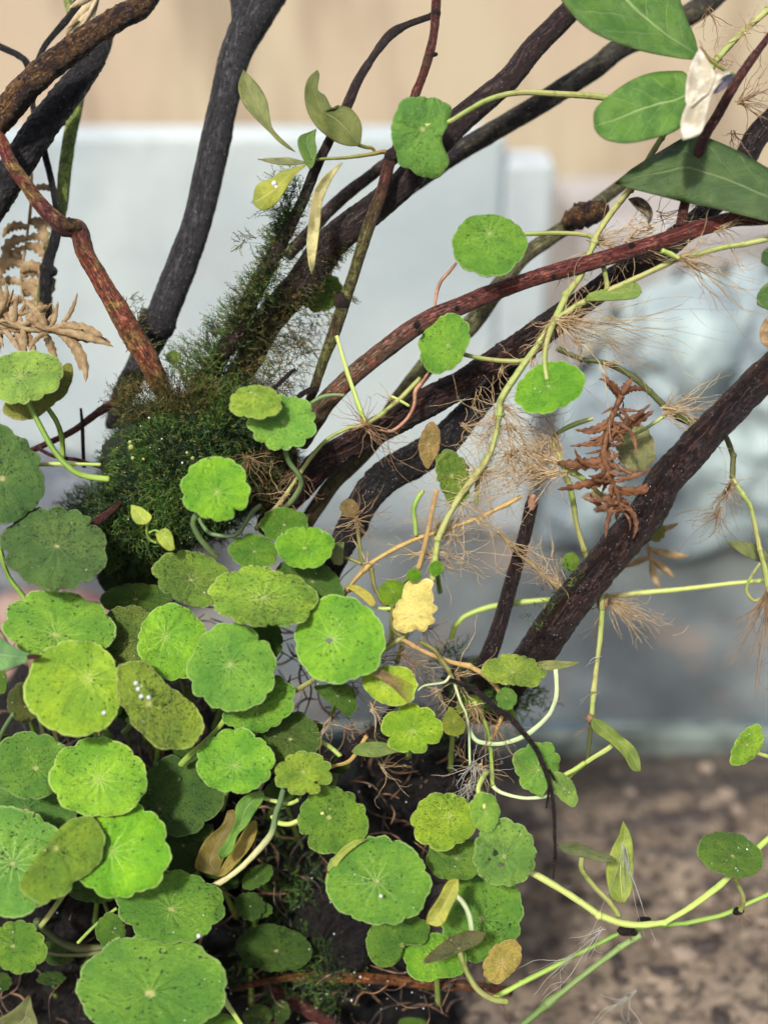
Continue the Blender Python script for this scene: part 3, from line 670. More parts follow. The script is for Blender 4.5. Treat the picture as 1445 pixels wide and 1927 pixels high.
def mosspatch(par,specs,mat,name='fronds'):
    mb=MB()
    for (cx,cy,cd,rx,ry,rd,n,l0,l1,nl,ax,ay) in specs:
        px=PX(cd)
        for i in range(n):
            u=rr.uniform(-1,1); v=rr.uniform(-1,1)
            if u*u+v*v>1: continue
            zz=-math.sqrt(1-u*u-v*v); nrm=Vector((u,v,zz)); e=.86+.16*rr.random()
            x,y,d=cx+u*rx*e,cy-v*ry*e,cd+zz*rd*e
            dr=RT*(nrm.x*1.0+ax+rr.gauss(0,.55))+UP*(nrm.y+ay+rr.gauss(0,.55))+AX*(nrm.z*.55+rr.gauss(0,.4))
            frond(mb,P(x,y,d),dr,rr.uniform(l0,l1)*PX(d),.9*PX(d),rr,nl,.24)
    return tag(mb.build(name,mat,par,smooth=False),kind='stuff')
mosspatch(mt,[(345,885,34,156,148,34,12000,9,24,9,0,.15),(430,795,30,92,86,24,3600,12,30,8,.1,.3),(235,990,42,128,98,34,4200,12,30,7,-.1,.1)],M_MOSS)
mosspatch(mt,[(330,760,24,120,50,16,900,26,52,8,0,.7),(500,885,34,66,92,22,2600,10,26,7,.3,0)],M_MOSSB)
# ================================================================== branches
DK=C(30,20,22,1)
M_B={  # most bark colours lifted slightly to stand in for haze
 'mahog':mat_bark('mahogany_bark',[(0,C(48,29,25,1)),(1,C(51,28,23,1))],C(126,91,49,1),C(24,14,15,1),.75,.5,.5),
 'black':mat_bark('black_bark',[(0,C(32,29,34,1)),(1,C(29,28,31,1))],C(43,39,40,1),C(13,12,15,1),.4,.5,.5,fiss=.3),
 'grey':mat_bark('charcoal_bark',[(0,C(69,69,79,1)),(.02,C(43,43,46,1)),(.6,C(41,40,45,1)),(1,C(50,49,56,1))],C(54,53,57,1),C(26,26,30,1),.4,.55,.65,bump=.0005,fiss=.12),
 'redfork':mat_bark('red_ochre_bark',[(0,C(127,57,47,1)),(.3,C(95,45,41,1)),(.42,C(59,35,34,1)),(.55,C(127,66,49,1)),(.8,C(141,76,53,1)),(1,C(122,83,55,1))],C(147,119,66,1),C(43,22,24,1),.35,.25,.42,bump=.0006,fiss=.22),
 'purple':mat_bark('purple_twig_bark',[(0,C(48,39,35,1)),(1,C(45,32,34,1))],C(65,48,41,1),C(24,18,20,1),.4,.15,.5,1.4,.0005,fiss=.22),
 'green':mat_bark('green_twig_bark',[(0,C(156,166,93,1)),(.5,C(133,162,68,1)),(1,C(116,135,62,1))],C(104,114,62,1),C(72,83,41,1),.2,.1,.5,1.4,.0003),
 'olive':mat_bark('olive_to_brown_bark',[(0,C(57,42,35,1)),(.5,C(102,97,47,1)),(1,C(110,108,53,1))],C(92,73,44,1),C(42,28,26,1),.3,.1,.5,1.4,.0004,fiss=.22),
 'redolive':mat_bark('red_to_olive_bark',[(0,C(94,48,41,1)),(.3,C(111,52,44,1)),(.5,C(94,49,40,1)),(.62,C(98,100,49,1)),(.85,C(100,105,49,1)),(1,C(35,30,23,1))],C(81,58,39,1),C(30,20,19,1),.25,.25,.45,1.4,.0005,fiss=.22),
 'maroon':mat_bark('maroon_bark',[(0,C(57,37,34,1)),(.5,C(46,30,29,1)),(1,C(43,35,25,1))],C(59,42,35,1),C(21,15,18,1),.4,.3,.55,1,.0006),
 'dgrey':mat_bark('dull_grey_bark',[(0,C(59,57,52,1)),(.5,C(46,43,40,1)),(1,C(45,40,37,1))],C(81,78,56,1),C(29,26,28,1),.4,.3,.6,1,.0005,fiss=.3),
 'bgrey':mat_bark('brown_grey_bark',[(0,C(48,39,35,1)),(1,C(84,71,64,1))],C(92,76,64,1),C(36,29,31,1),.4,.1,.6,1.3,.0004,fiss=.3),
 'red':mat_bark('red_bark',[(0,C(105,46,41,1)),(.45,C(102,49,45,1)),(.62,C(97,59,53,1)),(.75,C(100,80,59,1)),(1,C(92,85,56,1))],C(128,75,63,1),C(46,25,24,1),.3,.2,.38,1.2,.0004,fiss=.22),
 'brown':mat_bark('dark_brown_bark',[(0,C(28,32,35,1)),(.25,C(28,28,31,1)),(.5,C(39,26,23,1)),(1,C(42,24,20,1))],C(65,36,28,1),C(15,9,12,1),.5,.3,.4,1,.0008,.1),
 'olivegrey':mat_bark('olive_grey_bark',[(0,C(100,102,67,1)),(.5,C(106,108,70,1)),(1,C(87,73,41,1))],C(84,81,56,1),C(57,51,37,1),.3,.1,.6,1,.0004),
 'violet':mat_bark('violet_brown_bark',[(0,C(51,40,43,1)),(.35,C(43,34,35,1)),(.7,C(43,29,26,1)),(1,C(30,26,23,1))],C(65,43,35,1),C(20,14,17,1),.45,.6,.42,1,.0011,.1),
 'stick':mat_bark('dark_stick_bark',[(0,C(48,35,34,1)),(1,C(34,26,26,1))],C(57,40,35,1),C(18,13,15,1),.4,.4,.5,1.3,.0006),
 'wire':mat_bark('black_twig_bark',[(0,C(30,24,23,1)),(1,C(40,28,29,1))],C(57,39,39,1),C(13,9,12,1),.3,.2,.4,1.6,.0004),
 'redtwig':mat_bark('dull_red_bark',[(0,C(87,42,38,1)),(1,C(81,36,35,1))],C(110,67,53,1),C(35,18,18,1),.3,.1,.5,1.4,.0004),
 'litter':mat_bark('orange_brown_bark',[(0,C(63,35,23,1)),(.4,C(161,100,49,1)),(1,C(84,46,32,1))],C(126,81,44,1),C(34,19,15,1),.4,.2,.5,1,.0006)}
def branch(name,label,pts,mt,cat='branch',rough=.12,sides=30,n=16,rj=.12,par=None,group=None,fscale=260):
    pts=[(x,y,d,r*(.94 if r>18 else 1)) for x,y,d,r in pts]
    mb=MB(); mb.px(pts,n,sides,rough*.8,seed=len(label or name),rj=rj,fscale=fscale)
    o=mb.build(name,M_B[mt],par,origin=None if par is not None else P(*pts[-1][:3]))
    return tag(o,label,cat,group) if par is None else o
branch('branch','mahogany branch with ochre streaks crossing the top left corner',[(292,-22,2,20),(262,14,0,22),(211,41,-2,22),(138,90,-2,25),(62,152,-2,26),(0,221,0,27),(-40,262,4,27)],'mahog',rough=.22)
branch('branch','black knobbly branch right behind the mahogany one, top left',[(205,50,26,12),(194,80,22,16),(170,120,16,23),(114,194,14,28),(52,277,12,30),(0,363,12,31),(-50,445,14,31)],'black',rough=.2)
t=thing('forked_branch',P(290,710,16),'red and ochre branch bending at a knot above the moss, left','branch')
branch('stem',None,[(-18,232,0,12),(4,268,0,12),(20,305,0,12.5),(48,346,0,13),(76,385,0,14),(104,412,0,16),(121,426,0,19),(146,432,1,18),(160,476,2,17),(180,510,3,17),(200,545,4,19),(226,590,5,22),(247,628,6,23),(273,668,8,22),(292,705,11,20),(320,760,18,16)],'redfork',par=t,rough=.13,n=8)
mb=MB(); blob(mb,P(133,424,-1),17*PX(0),.35,1.1,.9,1,16,500); mb.build('knot',M_B['mahog'],t)
t=thing('trunk_branch',P(225,780,40),'thick charcoal grey branch rising from the moss and forking at the top','branch')
branch('stem',None,[(540,-60,30,30),(505,-10,30,36),(478,30,28,36),(455,72,28,33),(437,125,27,30),(424,180,27,29),(404,277,27,30),(371,415,26,29),(350,480,26,30),(331,530,26,31),(301,600,28,30),(284,640,29,28),(262,690,32,24),(235,740,36,22),(218,800,42,20)],'grey',par=t,rough=.07,rj=.12)
branch('side_branch',None,[(440,-60,30,24),(455,-10,30,27),(462,30,28,28),(458,62,28,26)],'grey',par=t,rough=.07,rj=.1)
mb=MB(); mb.px([(300,590,26,32),(296,606,26,35),(291,622,27,32)],6,18,.12); mb.build('collar',M_B['grey'],t)
branch('twig','thin dark purple twig running from the top into the mossy branch',[(813,25,8,7),(810,30,8,7),(770,44,6,7),(737,62,5,9),(713,90,4,8),(692,121,3,8),(671,156,2,9),(651,201,2,10),(630,242,2,9),(613,277,2,9),(592,322,2,10),(571,374,2,10),(550,415,2,11),(523,467,4,14),(502,505,6,16),(471,564,9,17),(450,616,12,18),(415,670,16,18),(370,740,24,18)],'purple',cat='twig',n=6)
lt=thing('leafy_twig',P(590,745,10),'slim red and olive twig with a leafy side shoot, above centre','twig')
branch('stem',None,[(822,-20,3,8),(820,14,3,9),(816,62,3,8),(806,107,3,9),(793,149,3,8),(782,176,3,9),(768,230,4,9),(745,280,3,10),(734,300,2,11),(716,367,2,11),(692,432,2,12),(675,484,3,11),(664,519,4,11),(646,571,5,12),(627,628,6,12),(609,675,7,10),(594,723,8,9),(578,765,10,8)],'redolive',par=lt,n=6)
for q in ((736,292,1,13,1,1),(644,568,4,14,1,1.2),(820,24,3,10,1,1),(817,101,2,5,1.4,1)):
    mb=MB(); blob(mb,P(*q[:3]),q[3]*PX(0),.4,q[4],1,q[5],12,600); mb.build('node',M_B['purple'],lt)
branch('branch','broad maroon branch from under the top right leaf down into the moss',[(1120,-25,22,20),(1070,21,18,22),(1042,52,16,22),(997,100,14,23),(959,145,13,23),(900,196,12,25),(855,238,12,27),(800,295,12,28),(760,345,12,28),(705,392,13,29),(658,426,14,31),(623,455,14,32),(595,492,15,33),(554,547,16,31),(509,599,19,30),(471,671,24,27),(430,735,32,24)],'maroon',rough=.1)
branch('branch','dull grey blurred branch behind the maroon one, upper right',[(1380,-45,44,22),(1322,10,42,22),(1240,55,40,21),(1165,90,38,21),(1118,128,37,21),(1049,173,36,21),(980,216,35,20),(900,263,34,20),(848,294,33,20),(790,335,32,18),(740,375,30,14)],'dgrey',rough=.08)
branch('branch','thin brown grey branch behind the red twig, centre top',[(760,286,24,11),(720,311,24,11),(690,336,24,11),(658,360,24,12),(616,398,24,12),(588,429,23,12),(540,480,22,12)],'bgrey')
branch('branch','dark branch from behind the large folded leaf at the right edge down to the moss',[(1500,185,20,26),(1429,249,18,24),(1390,320,15,22),(1336,391,14,22),(1250,465,12,25),(1195,500,11,25),(1152,527,11,25),(1101,564,11,25),(1049,601,11,28),(997,640,10,30),(945,673,10,28),(900,702,10,27),(865,725,10,28),(813,753,10,30),(761,783,10,29),(709,810,11,28),(658,836,12,27),(606,872,13,30),(578,904,14,27),(540,945,18,25),(500,990,28,22)],'brown',rough=.13)
branch('branch','olive grey blurred branch passing behind the red branch at centre right',[(1200,325,36,11),(1139,370,34,12),(1090,410,33,14),(1031,450,32,15),(980,487,32,15),(935,545,31,17),(895,600,30,18),(850,645,29,18),(796,695,28,18),(755,750,27,18),(710,820,26,16),(665,872,25,15),(630,905,25,15),(595,955,25,15),(560,1010,26,14)],'olivegrey',rough=.08)
mb=MB(); mb.px([(1145,392,26,8),(1128,396,26,20),(1100,404,26,24),(1075,412,26,18),(1060,420,26,9)],6,12,.4); tag(mb.build('bark_piece',M_B['mahog'],origin=P(1100,405,26)),'ragged dark brown bark piece lying on the olive grey branch','bark')
branch('branch','black branch under the dark brown one, running down to centre',[(990,655,22,22),(950,695,22,24),(910,748,21,25),(870,790,20,28),(830,835,20,33),(779,866,20,35),(727,897,20,34),(692,935,20,31),(665,985,20,29),(644,1020,21,27),(622,1065,24,26),(600,1120,34,24)],'black',rough=.14)
t=thing('thick_branch',P(960,1300,60),'thick violet brown branch, whitish flecks, from right edge down to centre','branch')
branch('stem',None,[(1500,650,-2,32),(1438,706,-2,32),(1395,748,-1,32),(1343,803,0,33),(1291,858,0,35),(1249,907,1,35),(1222,960,2,36),(1170,1023,4,37),(1118,1082,6,37),(1073,1138,8,37),(1035,1190,10,38),(1011,1225,13,37),(985,1258,20,34),(940,1310,40,30)],'violet',par=t,rough=.13,sides=24,n=9)
t=thing('cut_stick',P(896,1293,40),'upright dark stick with a slanted brown cut tip, centre right','stick')
branch('stem',None,[(1001,935,14,9),(1000,950,14,12),(988,1005,14,12.5),(972,1062,15,13.5),(956,1118,16,14),(941,1172,17,14.5),(925,1220,19,16),(908,1262,22,17),(892,1305,34,17)],'stick',par=t,rough=.1,rj=.05)
mb=MB(); blob(mb,P(1002,945,11),12.5*PX(0),.1,.8,.5,1.5,12,600); mb.build('cut_face',mat_simple('cut_wood',C(150,105,84),C(205,160,132),500,.6,.0003),t)
t=thing('drooping_twig',P(844,1280,-4),'thin black curved twig drooping in front of the leaves, lower right of centre','twig')
branch('stem',None,[(830,1276,-4,3),(860,1284,-5,4.5),(900,1304,-6,6.5),(934,1335,-7,7),(955,1348,-7,6.5),(980,1373,-8,6),(1007,1407,-8,6),(1021,1437,-8,6),(1033,1472,-8,5.2),(1041,1513,-8,4.5),(1044,1583,-8,3.4),(1041,1655,-8,1.5)],'wire',par=t,sides=10,rough=.3,n=5)
branch('side_twig',None,[(1034,1478,-8,4),(1031,1500,-8,3),(1028,1522,-8,1.5)],'wire',par=t,sides=7); branch('side_twig',None,[(1033,1450,-8,4),(1040,1462,-8,3.5),(1044,1470,-8,2)],'wire',par=t,sides=7); branch('side_twig',None,[(1042,1575,-8,3),(1046,1600,-7,2),(1047,1625,-7,1)],'wire',par=t,sides=7)
branch('twig','thin black twig slanting between the yellow green leaves at centre',[(752,1315,8,4),(741,1328,8,5.5),(710,1366,8,7),(671,1397,9,7),(644,1425,11,6),(610,1465,18,5)],'wire',cat='twig',rough=.25)
mb=MB(); mb.px([(600,732,4,5),(580,735,4,6),(560,748,4,5),(552,760,5,3)],5,7,.4); mb.px([(556,694,4,3),(545,703,4,5),(520,727,5,5),(508,738,6,4)],5,7,.3); tag(mb.build('twig',M_B['wire'],origin=P(560,735,4)),'short broken black twig tips above the speckled pair of leaves','twig')
branch('twig','thin dull red twig slanting from the moss to the left edge',[(262,732,26,8),(242,741,24,8),(187,775,22,8),(138,810,20,7),(80,838,18,6.5),(30,860,18,6)],'redtwig',cat='twig')
branch('twig','thin dark red twig curving below the dull red one, left',[(70,842,14,4),(95,856,14,4),(121,862,14,4.5),(149,866,15,4),(190,880,20,4)],'redtwig',cat='twig')
branch('twig','short red stub poking out of the moss above the round dark leaf',[(228,945,10,5),(215,957,8,7),(192,976,6,8.5),(168,996,6,9),(140,1020,10,8)],'redtwig',cat='twig')
branch('twig','thin black upright twig against the pink stone, left',[(152,768,20,2.5),(155,800,20,4),(156,834,20,4),(158,880,22,4)],'wire',cat='twig')
branch('twig','thin slate twig from top edge behind the mahogany branch',[(152,-14,20,8),(140,18,20,8),(118,45,20,7),(98,68,20,6),(83,88,20,6),(70,118,18,6),(66,135,18,7)],'black',cat='twig')
t=thing('slate_twig',P(80,600,24),'bent slate twig at the far left crossing behind both branches','twig')
branch('stem',None,[(-20,74,22,8),(0,87,22,7),(35,104,21,7),(52,122,20,7.5),(60,170,20,6),(64,214,20,6),(78,262,20,6.5),(87,300,20,7),(98,346,20,7),(107,398,20,8),(104,450,20,9.5),(93,484,21,10),(88,515,21,12),(84,556,22,10),(82,600,24,10)],'black',par=t,rough=.2)
mb=MB(); blob(mb,P(90,508,21),15*PX(20),.4,1,1,1,14,500); mb.build('node',M_B['black'],t)
branch('green_stem','pale green upright stem behind the slate twig, far left',[(122,-20,34,8),(134,20,34,9),(150,80,32,11),(148,160,30,12),(142,204,29,12),(131,260,28,12),(121,329,27,12),(116,388,26,11),(104,440,26,9),(90,484,25,8),(80,540,25,8),(78,592,26,8)],'green',cat='stem') 
branch('twig','orange brown twig lying on the soil along the bottom edge',[(440,1862,30,6),(500,1848,30,7),(564,1840,30,8),(692,1842,30,9),(813,1853,32,10),(882,1857,34,10),(960,1868,42,9)],'litter',cat='twig')
branch('twig','dark red twig lying at the bottom below the orange brown one',[(500,1850,36,10),(540,1880,36,12),(575,1900,36,12),(610,1922,38,13),(660,1955,40,12)],'redtwig',cat='twig')
# moss on the branches
mb1=thing('branch_moss',P(460,640,10),'ragged olive moss wrapped round the branches above the moss mound','moss')
specs=[]
mbm=MB(); mbn=MB()
def alongmoss(path,n,wd,l0,l1,mbx,up=(-.4,.7),nl=7,side=.9):
    q=cr(path,12)
    for i in range(n):
        t=rr.random(); f=t*(len(q)-1); a=q[int(f)]; b=q[min(int(f)+1,len(q)-1)]; e=f-int(f)
        x=a[0]+(b[0]-a[0])*e;y=a[1]+(b[1]-a[1])*e;d=a[2]+(b[2]-a[2])*e
        o=max(-1.25,min(1.25,rr.gauss(0,.6))); tx,ty=b[0]-a[0],b[1]-a[1]; l=math.hypot(tx,ty) or 1; nx,ny=-ty/l,tx/l
        W=wd(t); x+=nx*o*W; y+=ny*o*W; d-=(1-min(abs(o),1)**2)*W*PX(d)/MM*.8
        dr=RT*(nx*o*1.1+up[0]+rr.gauss(0,.6))+UP*(-ny*o*1.1+up[1]+rr.gauss(0,.6))+AX*rr.gauss(-.3,.5)
        frond(mbx,P(x,y,d),dr,rr.uniform(l0,l1)*PX(d),.9*PX(d),rr,nl,.28)
alongmoss([(350,715,18),(430,640,16),(480,560,8),(520,480,6),(548,400,3)],1150,lambda t:44-34*t,14,34,mbm)
alongmoss([(420,720,24),(480,660,22),(540,570,16),(600,490,14),(640,450,14)],1500,lambda t:38-24*t,12,30,mbn,(.1,.2))
alongmoss([(350,715,18),(430,640,16),(480,560,8),(545,420,3)],650,lambda t:46-34*t,14,32,mbn)
alongmoss([(560,640,26),(600,600,24),(640,540,20)],260,lambda t:24,10,24,mbn,(.2,-.3))
alongmoss([(480,760,20),(520,720,18),(560,640,16)],500,lambda t:30,16,36,mbn,(.1,-.1))
alongmoss([(548,410,3),(530,370,3),(560,350,3)],110,lambda t:22,24,52,mbm,(-.5,.5),9)
alongmoss([(515,450,4),(470,450,2),(450,452,2)],26,lambda t:8,18,34,mbn,(-.6,.1),6,)
alongmoss([(235,560,6),(262,630,8),(280,690,12)],160,lambda t:22,10,24,mbn,(.5,.4))
alongmoss([(1100,1080,6),(1060,1130,8),(1020,1190,10)],260,lambda t:34,6,15,mbm,(-.4,.2),5)
alongmoss([(840,1225,24),(880,1300,30),(960,1330,34),(1010,1290,36)],480,lambda t:34,16,38,mbm,(0,.6),7)
alongmoss([(700,1400,50),(780,1360,44),(870,1370,40)],380,lambda t:26,14,32,mbm,(0,.5),6)
alongmoss([(460,1760,40),(560,1800,36),(660,1850,40)],520,lambda t:70,16,44,mbm,(-.2,.3),6)
alongmoss([(480,1560,44),(560,1640,40),(560,1700,40)],300,lambda t:60,14,36,mbm,(-.2,.3),6)
tag(mbm.build('fronds',M_MOSS,mb1,smooth=False),kind='stuff'); tag(mbn.build('fronds',M_MOSSB,mb1,smooth=False),kind='stuff')
# ================================================================== shrub leaves
bs=thing('red_branch',P(600,780,14),'long red branch sweeping across the centre with large green leaves at its upper right end','branch')
branch('stem',None,[(1530,392,-10,14),(1440,408,-8,14),(1378,412,-6,14),(1326,427,-6,15),(1256,450,-5,15.5),(1187,471,-4,15),(1118,491,-3,15),(1066,504,-2,16),(997,526,-1,15),(945,543,0,16),(905,558,0,17),(865,576,0,17),(813,597,1,17),(761,628,1,18),(709,668,2,18),(675,696,3,18),(644,724,4,19),(613,756,6,20),(592,790,9,20),(565,830,16,20)],'red',par=bs,rough=.08,n=8)
branch('side_stem',None,[(1470,30,-12,6.5),(1445,69,-12,7),(1412,114,-12,8.5),(1384,155,-12,9),(1350,215,-11,9.5),(1326,256,-10,9.5),(1303,320,-8,9),(1288,385,-6,9),(1281,425,-5,10)],'redtwig',par=bs,rough=.1)
for (x,y,r) in ((1188,462,6),(1042,520,6),(1366,404,5),(785,612,7),(860,580,5)):
    mb=MB(); blob(mb,P(x,y,-6),r*PX(0),.3,1,1,1,8); mb.build('bud_scar',M_B['wire'],bs)
blade(bs,[(1314,100),(1303,111),(1250,104),(1200,93),(1150,76),(1110,56),(1078,28),(1050,-12),(1030,-60),(1120,-90),(1230,-80),(1272,-20),(1290,30),(1306,66)],9,-14,(.1,.35),.18,(66,128,50),.05,label='large glossy dark green leaf cut by the top edge')
blade(bs,[(1297,182),(1291,220),(1276,243),(1239,257),(1187,268),(1153,266),(1130,256),(1118,240),(1118,208),(1139,185),(1180,154),(1222,137),(1262,133),(1292,138)],7,-13,(.2,.3),.15,(76,142,60),.05,label='oval bright green leaf with a pale midrib')
blade(bs,[(1490,425),(1429,413),(1360,395),(1291,381),(1222,363),(1177,352),(1158,344),(1187,318),(1243,284),(1277,263),(1305,251),(1343,263),(1395,287),(1445,316),(1500,350)],6,-20,(-.1,.35),-.22,(64,104,58),.25,label='broad dark leaf folded lengthwise at the right edge')
dl=thing('dead_leaf',P(1330,110,-16),'curled papery pale grey dead leaf hanging between the green shrub leaves','dead leaf')
M_PAP=mat_simple('papery_dead_leaf',C(168,160,140,.85),C(212,208,192,.85),160,.6,.0006,.2)
blade(dl,[(1316,88),(1336,120),(1345,140),(1336,170),(1318,185),(1300,200),(1291,194),(1290,170),(1294,140),(1303,115)],5,-18,(.3,.3),.5,(200,195,180),0,'blade',M_PAP,.1)
blade(dl,[(1380,131),(1360,150),(1342,172),(1330,208),(1324,235),(1315,252),(1284,262),(1281,232),(1290,200),(1305,175),(1330,152),(1355,136)],6,-19,(.2,.3),.7,(200,195,180),0,'blade',M_PAP,.1)
blade(dl,[(1385,140),(1370,160),(1352,172),(1340,176),(1350,155),(1366,140)],3,-20,(.2,.3),.5,(60,60,80),0,'blade',mat_simple('dark_curl',C(50,48,62),C(86,84,96),300,.5))
petiole(dl,([(1316,88),(1335,112),(1362,130),(1385,142)],3,4,-12,'shoot',-17),0,'petiole')
cl=thing('curled_leaf',P(1210,395,-2),'tiny dark shrivelled leaf caught among roots below the large folded leaf','dead leaf')
blade(cl,[(1182,374),(1200,370),(1218,380),(1228,400),(1222,420),(1214,405),(1198,392)],4,-3,(.1,.2),.6,(92,84,58),.4,'blade',mat_simple('dark_dry_leaf',C(54,46,34),C(108,98,70),400,.5),.1)
# right edge scraps
sc=thing('leaf_scrap',P(1450,560,-6),'dark green and brown leaf tips poking in from the right edge','leaf')
blade(sc,[(1490,455),(1450,462),(1434,475),(1432,492),(1448,502),(1490,510)],3,-8,(0,.2),.2,(50,100,50),.4)
blade(sc,[(1500,520),(1448,530),(1426,552),(1424,572),(1446,582),(1500,590)],3,-7,(0,.2),.2,(60,120,60),.4)
blade(sc,[(1500,590),(1448,594),(1430,620),(1432,645),(1450,655),(1500,660)],3,-6,(0,.2),.2,(170,135,100),.2,mat=M_TANF)
# side shoot of the leafy twig
stem(lt,[(737,287),(720,285),(700,289),(650,296),(600,299),(575,306)],5,3.4,1,-3,'shoot','side_shoot')
petiole(lt,([(706,287),(700,278),(688,276),(675,272)],3.5,4,-3,'shoot',0),0)
blade(lt,[(556,285),(540,277),(520,262),(503,244),(483,224),(462,200),(450,176),(449,155),(458,130),(474,146),(490,165),(503,190),(508,220),(514,242),(532,262)],8,-2,(.2,.4),.3,(128,140,72),.3,label='narrow olive leaf pointing up left')
blade(lt,[(678,273),(658,274),(633,267),(614,254),(597,239),(581,215),(574,190),(574,163),(581,145),(597,131),(601,139),(598,168),(611,178),(618,190),(624,202),(632,205),(634,197),(645,199),(660,203),(675,221),(681,242)],9,-4,(.1,.3),.25,(92,116,52),.5,label='green brown leaf with a bitten edge')
blade(lt,[(594,299),(585,318),(574,304),(564,284),(560,266),(565,254),(578,249),(595,242),(593,262),(596,280)],7,-5,(.2,.3),.3,(86,136,56),.1)
blade(lt,[(580,306),(550,310),(519,308),(485,299),(519,296),(550,297)],3,-3,(.1,.2),.1,(140,150,90),.1)
blade(lt,[(578,308),(556,328),(540,352),(520,383),(500,395),(484,391),(476,380),(478,360),(488,344),(512,335),(526,324),(550,316)],6,-5,(.2,.4),-.2,(150,176,70),.05,label='yellowish spoon shaped leaf with water beads')
blade(lt,[(644,305),(626,335),(606,380),(603,415),(598,455),(593,490),(587,516),(580,490),(577,460),(580,425),(584,395),(590,362),(608,332)],6,-4,(.1,.1),.3,(196,188,142),.2,mat=mat_simple('faded_leaf',C(150,140,88),C(196,190,130),180,.6,.0006,.2),label='long faded yellow leaf hanging straight down')
# dry fronds left
W_=[(f,a,l,w_,c) for f,a,l,w_,c in ((0,120,80,18,60),(.15,100,70,16,50),(.3,95,95,15,30),(.42,110,60,16,-60),(.6,80,64,16,-70),(.72,60,58,20,40),(.95,8,100,17,-46),(.95,-6,118,15,-20),(.98,-25,95,20,-75),(.8,-60,70,16,-20),(.55,-95,55,15,20),(.4,-70,60,15,0),(.25,-110,60,15,30),(.1,-100,50,14,20),(.05,-60,60,15,0),(.2,60,70,14,40),(.5,100,60,14,60),(.62,-80,64,14,20),(.85,100,70,15,60))]
W2=[]
_r=random.Random(3)
for i in range(34): W2.append((_r.random(),_r.choice((_r.uniform(-20,30),_r.uniform(150,200),_r.uniform(-60,60))),_r.uniform(40,90),_r.uniform(6,11),_r.uniform(-90,90)))
W2+=[(.93,12,100,26,-40),(.95,-8,110,24,-8),(.97,-28,120,20,-70),(.9,25,60,18,-50)]
strapfrond('dry_frond',[(-30,600),(20,612),(60,620),(108,622)],2,W_+W2,M_TANF,(60,640),'dried tan feathery frond cluster above the pale speckled leaf, left edge','dry frond',spw=8,ser=.14)
strapfrond('dry_frond',[(66,200),(60,300),(58,380),(50,450),(40,520),(46,580)],26,[(.55,150,60,16,110),(.6,30,60,15,-110),(.7,160,70,18,120),(.75,20,70,18,-140),(.85,150,60,16,90),(.85,20,80,18,-120),(.92,190,70,18,-60),(.95,-20,70,18,-90),(.5,20,50,12,-90),(.35,30,60,12,-90),(.3,150,50,12,90),(.65,200,60,14,60),(.78,60,60,16,-160),(1,-60,60,16,60),(.8,40,90,22,-150),(.65,10,90,22,-150),(.9,30,90,22,-170),(.6,170,80,20,150),(.75,150,80,20,160),(.95,160,80,20,120),(.97,10,80,20,-100),(.5,-10,70,18,-120),(.85,-20,80,18,-80)],M_TANF,(50,580),'curly brown dry frond hanging behind the slate twig, left','dry frond',spw=4)
strapfrond('dry_frond',[(190,-20),(165,30),(135,75)],12,[(0,-125,100,17,-15),(.2,-135,95,16,10),(.1,-110,90,12,5),(.4,-130,70,14,0),(0,-150,70,14,0)],mat_simple('straw',C(160,140,105),C(205,188,150),200,.6,.0004,.2),(150,20),'pale straw blades lying across the mahogany branch at top left','dry blades',ser=0,spw=5)
strapfrond('dry_frond',[(120,180),(75,250),(60,290)],18,[(0,-120,90,14,0),(.4,-125,60,12,0)],M_TANF,(90,230),'thin straw strip showing between the two top left branches','dry blades',ser=0,spw=4)
RI=[]; _r=random.Random(8)
for i in range(74):
    f=(i+.5)/74; side=1 if i%2 else -1
    big=_r.random()<.3
    RI.append((f, _r.choice((-1,1))*0+(-78+side*_r.uniform(20,95)) if f>.08 else 90+side*_r.uniform(5,40), _r.uniform(50,90) if big else _r.uniform(22,48), _r.uniform(8,13) if big else _r.uniform(4,8), _r.uniform(-110,110)))
RI+=[(.28,12,95,20,25),(.3,25,100,12,20),(.5,196,92,22,-30),(.62,205,100,15,-20),(.03,110,40,12,30),(.03,70,44,14,-30)]
strapfrond('rust_frond',[(1168,745),(1150,790),(1138,840),(1142,890),(1160,925),(1172,965)],-4,RI,M_RUSTF,(1150,960),'rust brown shrivelled frond hanging at right of centre','dry frond',spw=8,ser=.26)
strapfrond('rust_frond',[(1150,940),(1190,965),(1215,1010),(1225,1060)],34,[(0,150,60,14,60),(.2,170,60,16,40),(.3,160,70,14,50),(.8,-20,80,14,20),(.9,-40,60,14,0),(.9,200,60,12,0),(1,-80,50,14,20),(.6,0,70,12,30)],M_TANF,(1200,1050),'blurred tan frond behind the thick right branch','dry frond',spw=5,ser=.1)
# ================================================================== pennywort
def plant(label,x,y,d): return thing('pennywort_plant',P(x,y,d),label,'water plant','pennywort plants with round leaves')
p=plant('single puckered pennywort leaf on a long lime stalk, before the maroon branch',1139,180,10)
penny(p,(795,243),poly=[(751,194),(772,181),(789,179),(817,183),(841,197),(848,208),(846,228),(839,246),(831,260),(836,280),(844,298),(841,318),(824,332),(806,334),(782,325),(761,316),(748,305),(739,270),(738,232)],d=-10,g=(.1,.15),col=(82,150,78),sp=.05,cren=.03,n=13,rip=.09,cup=.25,curl=.12,pet=([(800,236),(843,229),(875,210),(920,186),(980,173),(1050,176),(1110,180),(1160,186)],5,7,0,'lime'))
